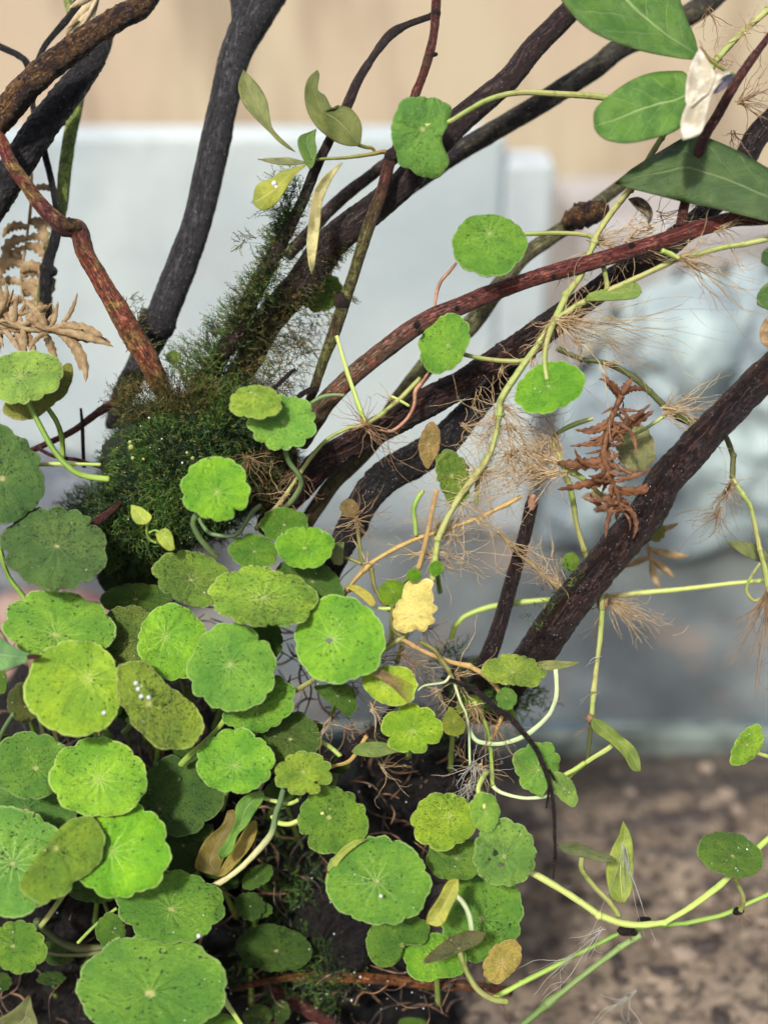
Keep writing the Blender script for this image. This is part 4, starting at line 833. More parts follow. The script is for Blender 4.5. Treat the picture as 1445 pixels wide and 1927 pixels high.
# --- trailing runner at right
p=plant('trailing pennywort on long lime runners with bare roots, upper right',1045,600,4)
stem(p,[(1500,-30),(1445,18),(1405,52),(1377,80),(1350,110),(1320,150),(1275,205),(1243,258),(1225,287),(1205,320),(1184,356),(1153,398),(1125,439),(1118,455),(1108,478),(1094,516),(1066,556),(1045,600)],7,7,2,-2,'lime')
stem(p,[(1045,600),(1014,644),(980,692),(945,748),(940,780),(934,813),(920,860),(893,900),(865,938),(843,975),(824,1016),(817,1058),(812,1092)],7,7,-2,-5,'lime')
stem(p,[(934,813),(922,845),(907,876),(899,910),(896,952)],5,4.5,-2,0,'lime','side_runner')
stem(p,[(1460,446),(1400,460),(1360,467),(1308,481),(1277,486),(1256,495),(1187,526),(1135,550),(1094,571),(1063,590),(1045,600)],6.5,7,-10,-2,'lime')
stem(p,[(1277,486),(1262,478),(1246,471)],4,6,-10,-12,'pale','bud')
stem(p,[(1135,500),(1142,530),(1142,545)],6,6,0,-1,'lime','side_runner')
penny(p,(921,440),(920,461,72,59,-3),d=-6,g=(-.15,.3),col=(98,156,64),sp=.30,cren=.03,n=14,pet=([(930,442),(992,440),(1050,438),(1105,443),(1118,455)],4.5,5,1,'lime'),cup=.05)
penny(p,(843,650),(836,646,60,44,62),d=-5,col=(112,172,72),sp=.28,cren=.05,n=11,pet=([(850,655),(869,665),(900,673),(934,678),(980,679),(1005,668)],4.5,5.5,0,'lime'))
penny(p,(1032,727),(1034,729,69,46,22),d=-10,g=(-.25,.5),col=(100,178,58),sp=.06,cren=.04,n=13,bub=4,pet=([(1030,715),(1025,680),(1030,640),(1044,602)],5,7,-3,'lime'))
blade(p,[(1100,566),(1108,552),(1139,543),(1187,530),(1204,538),(1207,550),(1194,561),(1152,565)],5,-6,(0,.3),.3,(120,164,84),.1,label='pennywort leaf seen edge on')
penny(p,(850,895),poly=[(820,865),(832,848),(850,848),(870,862),(884,890),(884,925),(872,945),(852,950),(835,930),(822,900)],d=-2,g=(.3,.2),col=(112,150,70),sp=.7,cren=.06,auto=False)
penny(p,(806,835),poly=[(812,793),(822,800),(828,822),(826,845),(818,862),(806,880),(796,872),(788,850),(790,825),(800,802)],d=-3,g=(.4,.1),col=(176,158,96),sp=.25,cren=.03,auto=False,label='withered tan leaf')
tag(roots(p,1118,453,0,-10,26,190,22,dd=5)); roots(p,1118,453,0,35,25,120,12); roots(p,1112,470,0,-120,25,90,10); roots(p,1180,450,-3,10,25,160,16)
roots(p,1277,486,-9,-12,14,220,26,dd=4); roots(p,1277,486,-9,25,25,110,10)
roots(p,1045,602,-3,-6,9,300,16,dd=8,wig=.2); roots(p,1045,602,-3,-14,14,230,26,dd=4); roots(p,1050,605,-3,14,12,250,10); roots(p,1040,606,-3,-110,16,110,16); roots(p,1056,600,-3,30,22,110,10); roots(p,1045,602,-2,-55,28,120,16)
roots(p,942,770,-2,-120,38,130,20); roots(p,942,762,-3,-20,30,140,16); roots(p,1000,670,-2,-95,28,90,10); roots(p,945,690,0,-90,16,80,8)
roots(p,905,890,-2,10,40,130,26); roots(p,905,890,-2,200,45,120,26); roots(p,868,935,-3,200,35,120,18); roots(p,865,940,-3,0,35,130,18); roots(p,820,1040,-4,0,40,110,14); roots(p,820,1040,-4,190,40,110,14); roots(p,1180,460,-2,-100,30,60,8)
for q in ((985,850,150,70,110,18),(1000,880,180,50,140,18),(930,800,-40,70,90,14),(1030,830,200,60,110,14),(900,980,10,60,90,20),(850,1010,-20,70,90,18)): roots(p,*q[:2],-1,*q[2:],wig=.5)
roots(p,1330,20,4,-60,30,90,10,mat=M_ROOTD); roots(p,1405,50,0,20,60,80,8); roots(p,1400,60,0,-140,40,80,8); roots(p,1390,190,14,20,30,130,26,mat=M_ROOTD); roots(p,1370,120,-4,170,30,70,8,mat=M_ROOTD); roots(p,1380,250,10,-70,40,60,12,mat=M_ROOTD); roots(p,1445,330,0,200,20,80,8); roots(p,1230,430,-2,180,30,110,14); roots(p,1240,400,-3,-20,40,90,12); roots(p,1350,430,-8,-10,20,110,12)
roots(p,890,1440,0,-80,60,80,26,mat=M_ROOTW); roots(p,880,1480,2,-60,60,70,20,mat=M_ROOTW); roots(p,885,1330,0,-90,50,80,14,mat=M_ROOT)
penny(p,(884,1328),(884,1328,26,20,0),d=4,col=(120,150,70),sp=.4,bub=5,auto=False)
roots(p,1200,470,-4,4,8,260,12,r=.7,wig=.22); roots(p,1290,500,-8,-8,8,200,12,r=.7,wig=.22); roots(p,1060,520,-1,-20,30,90,8); roots(p,1080,640,0,-5,14,220,10,r=.7,wig=.22); roots(p,1150,640,2,-25,20,120,10,r=.7); roots(p,870,800,-2,-10,30,140,10,r=.8); roots(p,900,740,-2,-70,30,80,8,r=.8)
# --- second runner, arching right
p=plant('pennywort runner arching between two root bunches right of the rust frond',1060,880,0)
stem(p,[(1048,655),(1094,676),(1139,682),(1187,706),(1222,736),(1250,764),(1275,785),(1310,798),(1345,806),(1365,824),(1379,858),(1378,900)],6,7,2,14,'dim')
stem(p,[(1378,900),(1398,930),(1412,952),(1420,985),(1430,1034),(1441,1075),(1446,1115)],6,6,14,10,'lime')
stem(p,[(1252,768),(1290,790),(1320,805)],5,5,4,10,'lime'); stem(p,[(1253,780),(1212,808),(1180,822),(1165,832)],4,3,4,6,'lime','side_runner')
stem(p,[(1116,788),(1080,800),(1045,818),(1042,832),(1052,856),(1062,884)],5,6,4,0,'lime','side_runner')
stem(p,[(1062,884),(1080,888),(1105,906),(1130,930),(1152,945),(1175,958),(1195,962)],6,5,0,8,'lime'); stem(p,[(1062,884),(1070,910),(1080,950),(1087,992),(1100,1035),(1112,1075)],5.5,6,0,14,'lime')
penny(p,(1195,836),poly=[(1165,800),(1190,796),(1215,805),(1232,835),(1228,870),(1205,886),(1175,878),(1160,850)],d=12,g=(.2,.2),col=(150,160,110),sp=.3,auto=False,label='faded grey green leaf behind the rust frond')
penny(p,(1076,1058),(1074,1058,16,18,0),d=24,col=(120,165,80),sp=.1,auto=False,bub=0); penny(p,(1225,995),(1228,996,22,26,50),d=30,col=(140,150,80),sp=.2,auto=False,bub=0); blade(p,[(1450,1052),(1425,1056),(1395,1042),(1367,1020),(1395,1018),(1430,1028)],3,20,(0,.2),.2,(100,125,80),.2)
roots(p,1252,768,3,0,13,170,24,dd=4); roots(p,1252,775,3,-28,14,90,14); roots(p,1252,768,3,45,20,90,6); roots(p,1135,688,2,-30,40,80,10); roots(p,1094,672,1,60,40,60,8)
roots(p,1055,870,0,165,22,190,44,dd=6); roots(p,1050,890,0,185,16,200,40,dd=6); roots(p,1055,850,0,120,30,90,14); roots(p,1062,884,0,-80,40,60,8); roots(p,960,850,-1,-100,50,100,30); roots(p,955,800,-1,-70,40,110,24)
roots(p,1378,905,14,-110,20,120,24,mat=M_ROOTD); roots(p,1378,905,14,-70,14,90,10,mat=M_ROOTD); roots(p,1350,960,16,-120,20,100,16,mat=M_ROOTD); roots(p,1446,1115,10,-100,12,170,40,mat=M_ROOTD,wig=.15)
stem(p,[(1430,1060),(1412,1088),(1405,1112),(1418,1130),(1430,1128)],3.5,3.5,10,12,'lime','side_runner')
p=plant('thin horizontal pennywort runner crossing behind the thick right branch, hanging stalk below',1134,1145,14)
stem(p,[(1470,1086),(1430,1093),(1360,1100),(1256,1112),(1153,1121),(1090,1126),(1042,1128),(962,1134),(915,1143),(876,1158),(856,1178),(850,1204)],5,6,22,26,'pale')
stem(p,[(1132,1120),(1134,1145),(1129,1200),(1124,1245),(1118,1300),(1113,1352)],6,5.5,10,6,'lime'); stem(p,[(1113,1352),(1110,1385),(1107,1415),(1102,1445)],4.5,4,6,12,'dim')
stem(p,[(1160,1395),(1140,1412),(1111,1430),(1085,1450),(1060,1470)],4.5,5,6,10,'pale')
blade(p,[(1116,1350),(1140,1360),(1165,1382),(1190,1402),(1203,1425),(1206,1452),(1190,1450),(1172,1422),(1148,1398),(1124,1382),(1112,1366)],5,2,(.1,.2),.5,(118,156,78),.15,label='folded green leaf hanging from the stalk')
roots(p,1140,1125,18,-25,14,120,34,mat=M_ROOT,wig=.15); roots(p,1150,1130,18,-45,12,110,20); roots(p,1134,1140,12,-110,40,70,12,mat=M_ROOTD); roots(p,1060,1110,16,130,15,160,14); stem(p,[(935,1000),(948,1012),(975,1042),(1010,1070),(1052,1112)],3,3.5,2,12,'tan','side_runner'); roots(p,960,1025,3,-35,30,90,16); roots(p,1020,1080,6,-30,40,60,12); roots(p,1020,1080,6,140,40,60,12)
roots(p,1113,1352,6,-140,40,40,8,mat=M_ROOTD)
roots(p,1128,1240,4,180,10,40,3,mat=M_ROOTW); roots(p,1122,1300,4,200,8,70,2,mat=M_ROOTW)
for q in ((1134,1135,12,11,1,1.5),(1112,1352,5,9,1,1)):
    mb=MB(); blob(mb,P(*q[:3]),q[3]*PX(10),.5,q[4],1,q[5],12,500); mb.build('node',M_ROOTD,p)
# --- small plant on the sand
p=plant('pennywort on a pale looping runner over the sand, lower right',1200,1745,6)
stem(p,[(950,1618),(983,1635),(1032,1660),(1083,1692),(1125,1722),(1170,1737),(1208,1741),(1250,1737),(1291,1713),(1343,1676),(1380,1645),(1426,1598),(1455,1572),(1490,1540)],7.5,6.5,-2,6,'pale')
stem(p,[(1500,1660),(1445,1685),(1402,1704),(1360,1722),(1291,1738),(1204,1747),(1166,1757),(1118,1780),(1066,1808),(1014,1835),(980,1853),(930,1880)],4,5.5,14,14,'green'); stem(p,[(1206,1760),(1166,1783),(1118,1820),(1066,1862),(1031,1889),(990,1924),(950,1960)],7,8,12,16,'bluegreen')
penny(p,(1378,1612),(1374,1609,65,41,-17),d=-4,col=(92,134,62),sp=.5,cren=.025,n=13,bub=12,pet=([(1378,1622),(1385,1658),(1398,1690),(1391,1720)],4.5,5.5,10,'lime'))
blade(p,[(1045,1590),(1083,1586),(1118,1600),(1150,1611),(1160,1621),(1132,1623),(1101,1615),(1066,1607)],4,-4,(0,.2),.2,(98,112,62),.7,label='dark leaf seen edge on'); petiole(p,([(1096,1607),(1094,1635),(1118,1669),(1146,1697),(1164,1724)],5,6.5,3,'lime',-3),0)
blade(p,[(1175,1700),(1150,1690),(1140,1640),(1150,1600),(1163,1575),(1172,1546),(1188,1576),(1192,1621),(1190,1672)],5,10,(.2,.1),.2,(140,178,92),.05,label='upright pale leaf with white root hairs')
roots(p,1172,1590,7,-80,7,170,9,mat=M_ROOTW,wig=.12,br=0); roots(p,1130,1750,6,-145,14,170,9,r=.8,mat=M_ROOTW,wig=.2,br=.2); roots(p,1080,1800,8,-140,14,120,7,r=.8,mat=M_ROOTW); roots(p,1190,1870,30,-150,12,160,9,r=.8,mat=M_ROOTW,br=.2)
for q in ((1182,1752,8,11,1.6,1),(1214,1732,6,8,1.4,1),(1390,1716,10,9,1.2,1)):
    mb=MB(); blob(mb,P(*q[:3]),q[3]*PX(0),.5,q[4],1,q[5],12,500); mb.build('node',M_B['wire'],p)
roots(p,1182,1755,8,-100,40,30,8,mat=M_ROOTD); roots(p,1390,1718,10,-60,50,40,8,mat=M_ROOTD)
p=plant('small lime pennywort leaf cut off by the right edge above the sand',1450,1425,0)
penny(p,(1405,1402),poly=[(1373,1432),(1380,1404),(1398,1376),(1424,1364),(1438,1388),(1430,1411),(1414,1430),(1395,1441),(1379,1441)],d=-2,g=(.4,.2),col=(140,190,76),sp=.25,cren=.04,pet=([(1412,1412),(1430,1419),(1460,1428),(1500,1440)],4,4,6,'pale'))
# --- plant hanging before the sand, left of the drooping twig tip
p=plant('pennywort pair on white stalks beside the drooping black twig',945,1420,4)
penny(p,(1012,1450),poly=[(966,1430),(984,1407),(1004,1398),(1030,1396),(1048,1412),(1052,1436),(1045,1460),(1030,1482),(1018,1497),(998,1492),(978,1474)],d=1,g=(.2,.25),col=(112,168,84),sp=.15,pet=([(1006,1455),(1030,1470),(1075,1452),(1100,1436)],4,5,8,'pale'))
penny(p,(1060,1485),poly=[(1034,1474),(1045,1453),(1063,1458),(1080,1479),(1087,1503),(1079,1519),(1059,1508),(1045,1494)],d=-3,g=(.3,.3),col=(138,180,112),sp=.15,auto=False,cren=.03)
stem(p,[(1045,1260),(1047,1304),(1040,1330),(1028,1350),(990,1383),(945,1400),(905,1398),(889,1386),(883,1370)],4.5,5,-2,2,'white','stalk')
stem(p,[(925,1480),(945,1493),(990,1502),(1032,1496),(1058,1480)],4,4.5,4,3,'white','stalk')
penny(p,(952,1314),(953,1315,19,21,20),d=-6,col=(106,160,84),sp=.3,cren=.05,n=9,bub=1); penny(p,(965,1265),poly=[(907,1262),(918,1242),(948,1233),(985,1234),(1010,1246),(1029,1268),(1020,1284),(995,1294),(965,1290),(935,1286),(912,1276)],d=-4,g=(0,.5),col=(136,170,80),sp=.75,cren=.07,n=12)
blade(p,[(1008,1247),(1030,1243),(1060,1244),(1093,1246),(1070,1256),(1040,1262),(1015,1260)],3,0,(0,.2),.2,(128,140,72),.4,label='thin leaf seen edge on')
# --- bottom centre-right group
p=plant('pennywort cluster at the bottom, right of centre, green and yellow leaves',850,1700,40)
penny(p,(845,1536),(834,1546,62,54,5),d=-4,g=(0,.35),col=(138,180,62),sp=.55,cren=.05,n=10)
penny(p,(914,1533),(912,1528,28,38,8),d=-8,g=(.2,.2),col=(132,186,92),sp=.08,cren=.045,n=10,cup=.05,pet=([(912,1522),(900,1490),(905,1470),(915,1455)],5,5.5,0,'pale'))
penny(p,(948,1612),(949,1606,61,64,0),d=-9,g=(.2,.3),col=(116,164,92),sp=.22,cren=.045,n=12,notch=((160,.1,6),),holes=((932,1606,5,6),(943,1628,6,4),(921,1618,3,3)),label='grey green leaf with black holes',pet=([(955,1618),(975,1632),(990,1640)],6,7,-2,'pale'))
penny(p,(858,1617),(857,1615,56,44,0),d=4,g=(0,.4),col=(96,142,66),sp=.2,cren=.04)
penny(p,(905,1730),poly=[(822,1700),(850,1660),(880,1642),(930,1645),(968,1664),(986,1705),(980,1750),(962,1780),(935,1800),(900,1814),(865,1800),(835,1760)],d=12,g=(.1,.35),col=(88,150,62),sp=.25,cren=.045,n=13)
penny(p,(709,1659),(712,1659,100,84,-6),d=-9,g=(-.08,.36),col=(80,154,64),sp=.13,cren=.04,n=13,cup=.1,rip=.03,bub=9,label='large clean green leaf')
blade(p,[(612,1658),(620,1630),(640,1600),(665,1582),(690,1580),(672,1592),(648,1612),(630,1636)],4,-8,(0,.1),.1,(140,176,86),.1,label='pale curled rim behind the large leaf')
penny(p,(757,1779),poly=[(689,1763),(699,1745),(722,1736),(744,1733),(779,1724),(803,1738),(808,1759),(796,1778),(768,1779),(758,1786),(754,1803),(737,1819),(716,1823),(696,1806),(692,1783)],d=2,g=(0,.3),col=(72,132,56),sp=.2,cren=.03)
penny(p,(820,1800),poly=[(758,1787),(782,1768),(813,1756),(843,1762),(869,1783),(876,1811),(865,1837),(831,1843),(796,1848),(772,1836),(760,1811)],d=4,g=(0,.3),col=(108,168,56),sp=.1,cren=.03)
blade(p,[(863,1655),(862,1683),(848,1711),(837,1735),(824,1745),(802,1738),(806,1719),(824,1692),(838,1665),(850,1655)],5,-8,(.2,.2),.35,(176,184,70),.4,label='folded yellow leaf')
penny(p,(864,1787),poly=[(799,1812),(815,1790),(841,1769),(869,1756),(896,1753),(913,1758),(900,1777),(865,1792),(829,1808)],d=-12,g=(-.1,.9),col=(112,118,74),sp=.5,cren=.03,rip=.02,pet=([(864,1788),(868,1805),(877,1828),(896,1860),(925,1880),(955,1886)],6,6.5,-2,'lime'),label='dull olive leaf seen nearly edge on')
petiole(p,([(858,1685),(872,1700),(884,1724),(889,1758)],5.5,6,-4,'white',-9),0)
penny(p,(945,1812),poly=[(908,1822),(915,1800),(925,1785),(945,1772),(970,1770),(982,1785),(980,1805),(970,1825),(950,1845),(933,1851),(914,1841)],d=4,g=(.2,.2),col=(192,182,92),sp=.5,cren=.05,label='crumpled yellow tan leaf',rip=.1)
# --- centre group
p=plant('pennywort cluster at centre with the biggest smooth leaf and a pale yellow one',720,1290,20)
penny(p,(625,1203),(640,1204,86,85,0),d=-12,g=(-.1,.22),col=(94,176,58),sp=.05,cren=.035,n=14,cup=.12,rip=.03,bub=4,pet=([(620,1210),(597,1270),(570,1292),(545,1306)],5,6,6,'lime'),holes=((619,1205,7,4),),label='big smooth bright leaf with a small hole near its centre')
penny(p,(775,1158),poly=[(765,1100),(782,1093),(799,1089),(815,1096),(812,1110),(819,1124),(815,1135),(823,1145),(814,1158),(817,1169),(796,1188),(782,1185),(768,1192),(748,1186),(739,1169),(741,1145),(754,1124)],d=-6,g=(-.2,.1),col=(240,236,140),sp=.14,cren=.05,rip=.09,k=.82,label='crumpled pale yellow leaf')
penny(p,(740,1115),(740,1116,29,24,0),d=2,col=(118,165,50),sp=.08,cren=.03,bub=2); penny(p,(778,1083),(779,1083,14,12,0),d=-7,col=(96,170,50),sp=.1,cren=.07,n=7,bub=0); penny(p,(821,1070),(821,1070,14,14,0),d=-7,col=(108,178,62),sp=.1,cren=.07,n=7,bub=0)
blade(p,[(649,1103),(662,1100),(682,1106),(700,1120),(707,1136),(698,1141),(680,1125),(662,1112)],4,-2,(0,.2),.2,(206,196,70),.3,label='yellow leaf edge'); stem(p,[(706,1143),(722,1146),(740,1145)],4,4,0,0,'pale','petiole')
penny(p,(722,1292),poly=[(682,1272),(692,1259),(713,1255),(744,1253),(768,1259),(780,1268),(778,1276),(787,1288),(782,1300),(777,1321),(754,1328),(727,1326),(703,1314),(686,1297)],d=-8,g=(-.1,.3),col=(166,204,74),sp=.1,cren=.03,rip=.08,label='yellow green leaf with brown root threads across it')
penny(p,(775,1375),(775,1372,55,45,0),d=-7,g=(.05,.25),col=(142,190,58),sp=.12,cren=.14,n=6,label='lime leaf with deep lobes')
penny(p,(853,1358),poly=[(847,1331),(862,1345),(874,1360),(872,1378),(855,1386),(838,1380),(832,1362),(838,1344)],d=-7,g=(.2,.2),col=(140,160,72),sp=.15,cren=.02,bub=0)
penny(p,(635,1310),poly=[(592,1292),(630,1288),(658,1290),(671,1311),(670,1335),(658,1349),(637,1335),(609,1314)],d=4,g=(0,.4),col=(76,120,52),sp=.6,cren=.04)
blade(p,[(661,1414),(676,1400),(710,1396),(737,1402),(760,1411),(737,1419),(706,1426),(671,1421)],4,-5,(0,.3),.2,(104,142,70),.2)
mbt=MB(); 
for i in range(9):
    a=i/8; mbt.px([(694+4*a,1252+2*i,-12,.6),(720+10*a,1262+3*i,-12.5,.9),(750+14*a,1275+6*i-4*a,-12,.9),(776,1290+9*i-30*a,-11,.5)],5,4)
tag(mbt.build('root_tuft',M_ROOTD,p),kind='stuff')
stem(p,[(822,922),(803,1010),(795,1040),(786,1070)],6,6,-8,-5,'orange'); stem(p,[(980,934),(950,951),(900,975),(831,999),(786,1013),(744,1032),(706,1054),(685,1072),(665,1095),(640,1130)],5,6,0,2,'tan')
stem(p,[(664,960),(671,992),(677,1030),(682,1058),(699,1070),(705,1103),(718,1130),(735,1150)],4,6,4,2,'olive'); stem(p,[(797,925),(786,940),(779,960),(782,990),(783,1008)],5,5,-2,0,'green','side_runner'); stem(p,[(640,1048),(660,1052),(680,1060)],3.5,4.5,6,3,'olive','side_runner')
stem(p,[(700,1238),(723,1222),(745,1208),(768,1192)],6,5,2,0,'lime'); stem(p,[(752,1200),(780,1216),(810,1231),(848,1245),(883,1253),(910,1270),(936,1296),(945,1320)],5,6,0,4,'orange'); stem(p,[(790,1208),(803,1214),(818,1224),(830,1240),(844,1260),(852,1278)],4.5,5.5,-4,-3,'olive'); stem(p,[(738,1140),(736,1165),(742,1188),(756,1198)],5,5,0,0,'olive','side_runner')
stem(p,[(855,1285),(866,1320),(877,1345),(882,1380),(884,1440)],3,3,-2,0,'white'); stem(p,[(892,1320),(908,1350),(920,1387),(924,1420),(926,1480)],5,5,2,4,'green'); stem(p,[(946,1345),(934,1372),(926,1390)],5,5,2,3,'orange','side_runner')
stem(p,[(600,1380),(602,1394),(614,1402),(625,1410),(640,1424)],5,5.5,4,6,'pale'); stem(p,[(690,1385),(660,1430),(628,1442),(600,1452)],4,4.5,4,6,'tan','side_runner'); stem(p,[(846,1272),(835,1284),(800,1290),(786,1300)],2.6,2,-6,-8,'white','side_runner')
for q in ((680,985,170,30,60,10),(690,1060,60,60,60,10),(820,1060,10,14,150,8),(820,990,0,30,150,12),(850,980,190,30,120,12),(740,1200,-90,60,90,16),(760,1230,-60,60,90,16),(860,1270,-60,60,110,20),(900,1330,-90,40,110,22),(930,1370,-60,60,90,22),(905,1440,-90,40,90,18),(620,1360,-90,60,80,14),(700,1330,-40,60,90,12),(690,1240,0,14,190,7),(800,1180,-30,60,60,10)): roots(p,q[0],q[1],2,q[2],q[3],q[4],q[5],mat=random.choice((M_ROOT,M_ROOTD)))
penny(p,(662,952),poly=[(640,950),(655,938),(672,948),(676,968),(660,975),(645,968)],d=0,g=(.2,.2),col=(150,135,88),sp=.3,auto=False,bub=0,label='small withered brown leaf'); blade(p,[(628,1062),(620,1040),(632,1022),(648,1020),(646,1040),(644,1062)],3,0,(.1,.1),.3,(118,134,62),.4)
roots(p,668,975,0,0,60,70,22,mat=M_ROOTD); roots(p,668,975,0,180,50,60,12,mat=M_ROOT)
# --- thin runner over the dark branch
p=plant('pennywort with two overlapping speckled leaves in front of the moss',520,960,8)
penny(p,(480,742),(481,757,50,32,0),d=-14,g=(0,.4),col=(154,196,92),sp=.6,cren=.06,n=11)
penny(p,(532,794),(532,795,66,52,0),d=-9,g=(0,.4),col=(126,186,92),sp=.38,cren=.07,n=12,bub=3,pet=([(533,800),(538,848),(546,872),(563,896),(566,915),(548,944),(520,964)],5.5,6,6,'grey'))
stem(p,[(585,758),(608,746),(630,743),(648,744)],5,3.5,-2,-2,'grey','bud')
stem(p,[(633,632),(651,692),(671,751),(687,796)],5,6,2,-2,'pale'); stem(p,[(687,797),(713,783),(735,765),(757,747),(790,712)],5,5,-2,4,'lime'); stem(p,[(690,799),(658,803),(616,826),(588,857),(561,897),(530,942),(500,975),(480,995)],4.5,5.5,-2,6,'lime'); stem(p,[(735,745),(750,752),(770,764)],4,3,2,2,'pale','side_runner')
roots(p,688,798,-3,-50,28,150,16,mat=M_ROOTD); roots(p,688,798,-3,150,50,80,12,mat=M_ROOTR); roots(p,688,798,-3,60,40,70,7,mat=M_ROOTD); roots(p,740,755,-1,170,30,60,6)
mb=MB(); mb.px([(806,700,-2,3),(796,716,-3,4),(782,737,-3,5),(780,762,-3,4),(765,790,-4,4),(737,811,-4,3.5),(715,808,-4,2.5)],6,7,.3,rj=.5); mb.build('root',M_ROOTR,p)
mb=MB(); mb.px([(817,583,2,3),(822,550,2,4),(830,528,2,4),(846,510,2,3.5),(858,494,3,3)],6,7,.3,rj=.5); mb.build('root',M_ROOTR,p)
roots(p,560,880,4,-100,40,70,20,mat=M_ROOTD); roots(p,470,860,0,-60,60,60,26,mat=M_ROOTD); roots(p,540,930,2,-150,40,80,14,mat=M_ROOT)
# --- over the moss
p=plant('pennywort with small bright leaf over the dark moss, curved stalks below',440,1030,10)
penny(p,(408,927),(406,920,66,60,-8),d=-16,g=(0,.2),col=(104,182,58),sp=.13,cren=.05,n=11,notch=((-43,.26,5),),cup=.15,bub=4,pet=([(400,940),(366,975),(372,1005),(390,1030),(408,1048)],6,6.5,-2,'grey'))
stem(p,[(374,975),(382,990),(396,1004),(430,1010),(448,1004),(460,988),(475,965),(491,951)],4.5,5,-2,-4,'grey','stalk')
penny(p,(573,1031),(574,1030,55,40,0),d=-10,g=(0,.3),col=(112,180,62),sp=.08,cren=.045,n=10,notch=((84,.3,5),),cup=.2,bub=3)
penny(p,(535,988),(535,988,45,33,0),d=-3,g=(0,.4),col=(92,146,60),sp=.3,cren=.05); penny(p,(478,1038),(478,1037,48,31,-5),d=-5,g=(0,.4),col=(98,152,62),sp=.3,cren=.06)
penny(p,(588,1095),(585,1098,68,42,-28),d=-2,g=(.1,.4),col=(74,118,52),sp=.25,cren=.03,label='dark leaf with a thin pale rim, partly hidden')
penny(p,(495,1126),(495,1124,104,57,-6),d=-12,g=(.05,.5),col=(132,180,72),sp=1.15,cren=.055,n=13,notch=((-78,.16,4),),rip=.05,label='broad yellowish leaf thick with black specks')
penny(p,(360,1092),(364,1089,78,50,-17),d=-7,g=(.05,.45),col=(112,152,66),sp=1.0,cren=.06,n=12,notch=((178,.15,5),))
penny(p,(500,1208),(500,1207,33,38,0),d=8,g=(0,.3),col=(76,118,48),sp=.3)
# --- left group
p=plant('pennywort with dark round leaf and its neighbours, left, below the moss',100,1200,30)
penny(p,(107,1028),(104,1032,102,79,-4),d=-9,g=(0,.4),col=(76,114,66),sp=.95,cren=.045,n=13,notch=((33,.2,4),(188,.16,4)),bub=8,label='dark green round leaf dusted with specks')
stem(p,[(-12,985),(0,1034),(14,1082),(42,1122),(60,1150)],6,6,-2,8,'green','petiole')
penny(p,(5,900),poly=[(-70,860),(-40,820),(-5,800),(20,803),(30,818),(52,828),(60,842),(76,860),(74,872),(81,890),(80,930),(66,958),(50,972),(20,985),(-20,984),(-60,960),(-78,910)],d=-5,g=(.1,.3),col=(64,112,62),sp=.3,cren=.03,label='dark green leaf at the left edge')
penny(p,(105,1195),(110,1178,108,66,-6),d=-6,g=(0,.45),col=(112,168,68),sp=.3,cren=.05,n=12,rip=.06,label='wide green leaf with a bluish sheen')
penny(p,(165,1276),(140,1296,92,92,0),d=-15,g=(.1,.3),col=(140,186,60),sp=.22,cren=.035,n=10,bub=5,cup=.2,label='large lime yellow round leaf')
penny(p,(234,1212),(246,1194,60,55,-20),d=1,g=(.1,.3),col=(104,134,66),sp=.8,cren=.04)
penny(p,(312,1198),(325,1210,66,73,0),d=-3,g=(.3,.25),col=(128,192,66),sp=.15,cren=.04,n=11,cup=.2,label='light lime leaf beside the dark speckled one')
penny(p,(255,1128),(258,1130,68,32,0),d=12,g=(0,.4),col=(78,116,52),sp=.5,cren=.04); penny(p,(256,1085),(256,1088,74,40,0),d=30,g=(0,.4),col=(42,66,34),sp=.4,cren=.03,bub=0)
penny(p,(48,1330),(46,1322,32,38,0),d=18,col=(84,98,56),sp=.3); penny(p,(-4,1268),(-6,1285,20,28,0),d=2,col=(100,146,62),sp=.2,auto=False)
tl=thing('pointed_leaf',P(0,1230,-16),'teal green pointed leaf with a red tip entering at the left edge','leaf')
blade(tl,[(-40,1225),(-20,1265),(10,1261),(38,1251),(56,1242),(77,1235),(56,1231),(30,1219),(5,1202),(-20,1190)],5,-20,(.1,.3),.2,(96,160,112),.1)
mb=MB(); mb.px([(52,1237,-21,5),(62,1236,-21,6),(72,1235,-21,4),(79,1234,-21,1)],4,8,.2); mb.build('red_tip',M_B['redtwig'],tl)
# --- upper left
p=plant('pale speckled pennywort leaf on a long curved stalk at the upper left edge',180,900,10)
penny(p,(40,708),(46,709,74,50,10),d=-8,g=(0,.45),col=(138,182,102),sp=.5,cren=.045,n=13,pet=([(42,716),(52,752),(70,790),(100,846),(135,884),(165,897),(205,902)],5.5,7,4,'green'))
penny(p,(82,728),poly=[(5,770),(20,748),(60,742),(100,730),(118,690),(134,684),(138,700),(130,732),(108,756),(82,778),(50,790),(20,784)],d=2,g=(.1,.4),col=(138,150,80),sp=.6,cren=.03,pet=([(85,760),(105,790),(116,822),(118,860)],5.5,6,12,'green'),label='crumpled olive leaf behind the pale one')
stem(p,[(70,874),(110,873),(150,873),(190,874)],4.5,4.5,8,10,'pale','stalk')
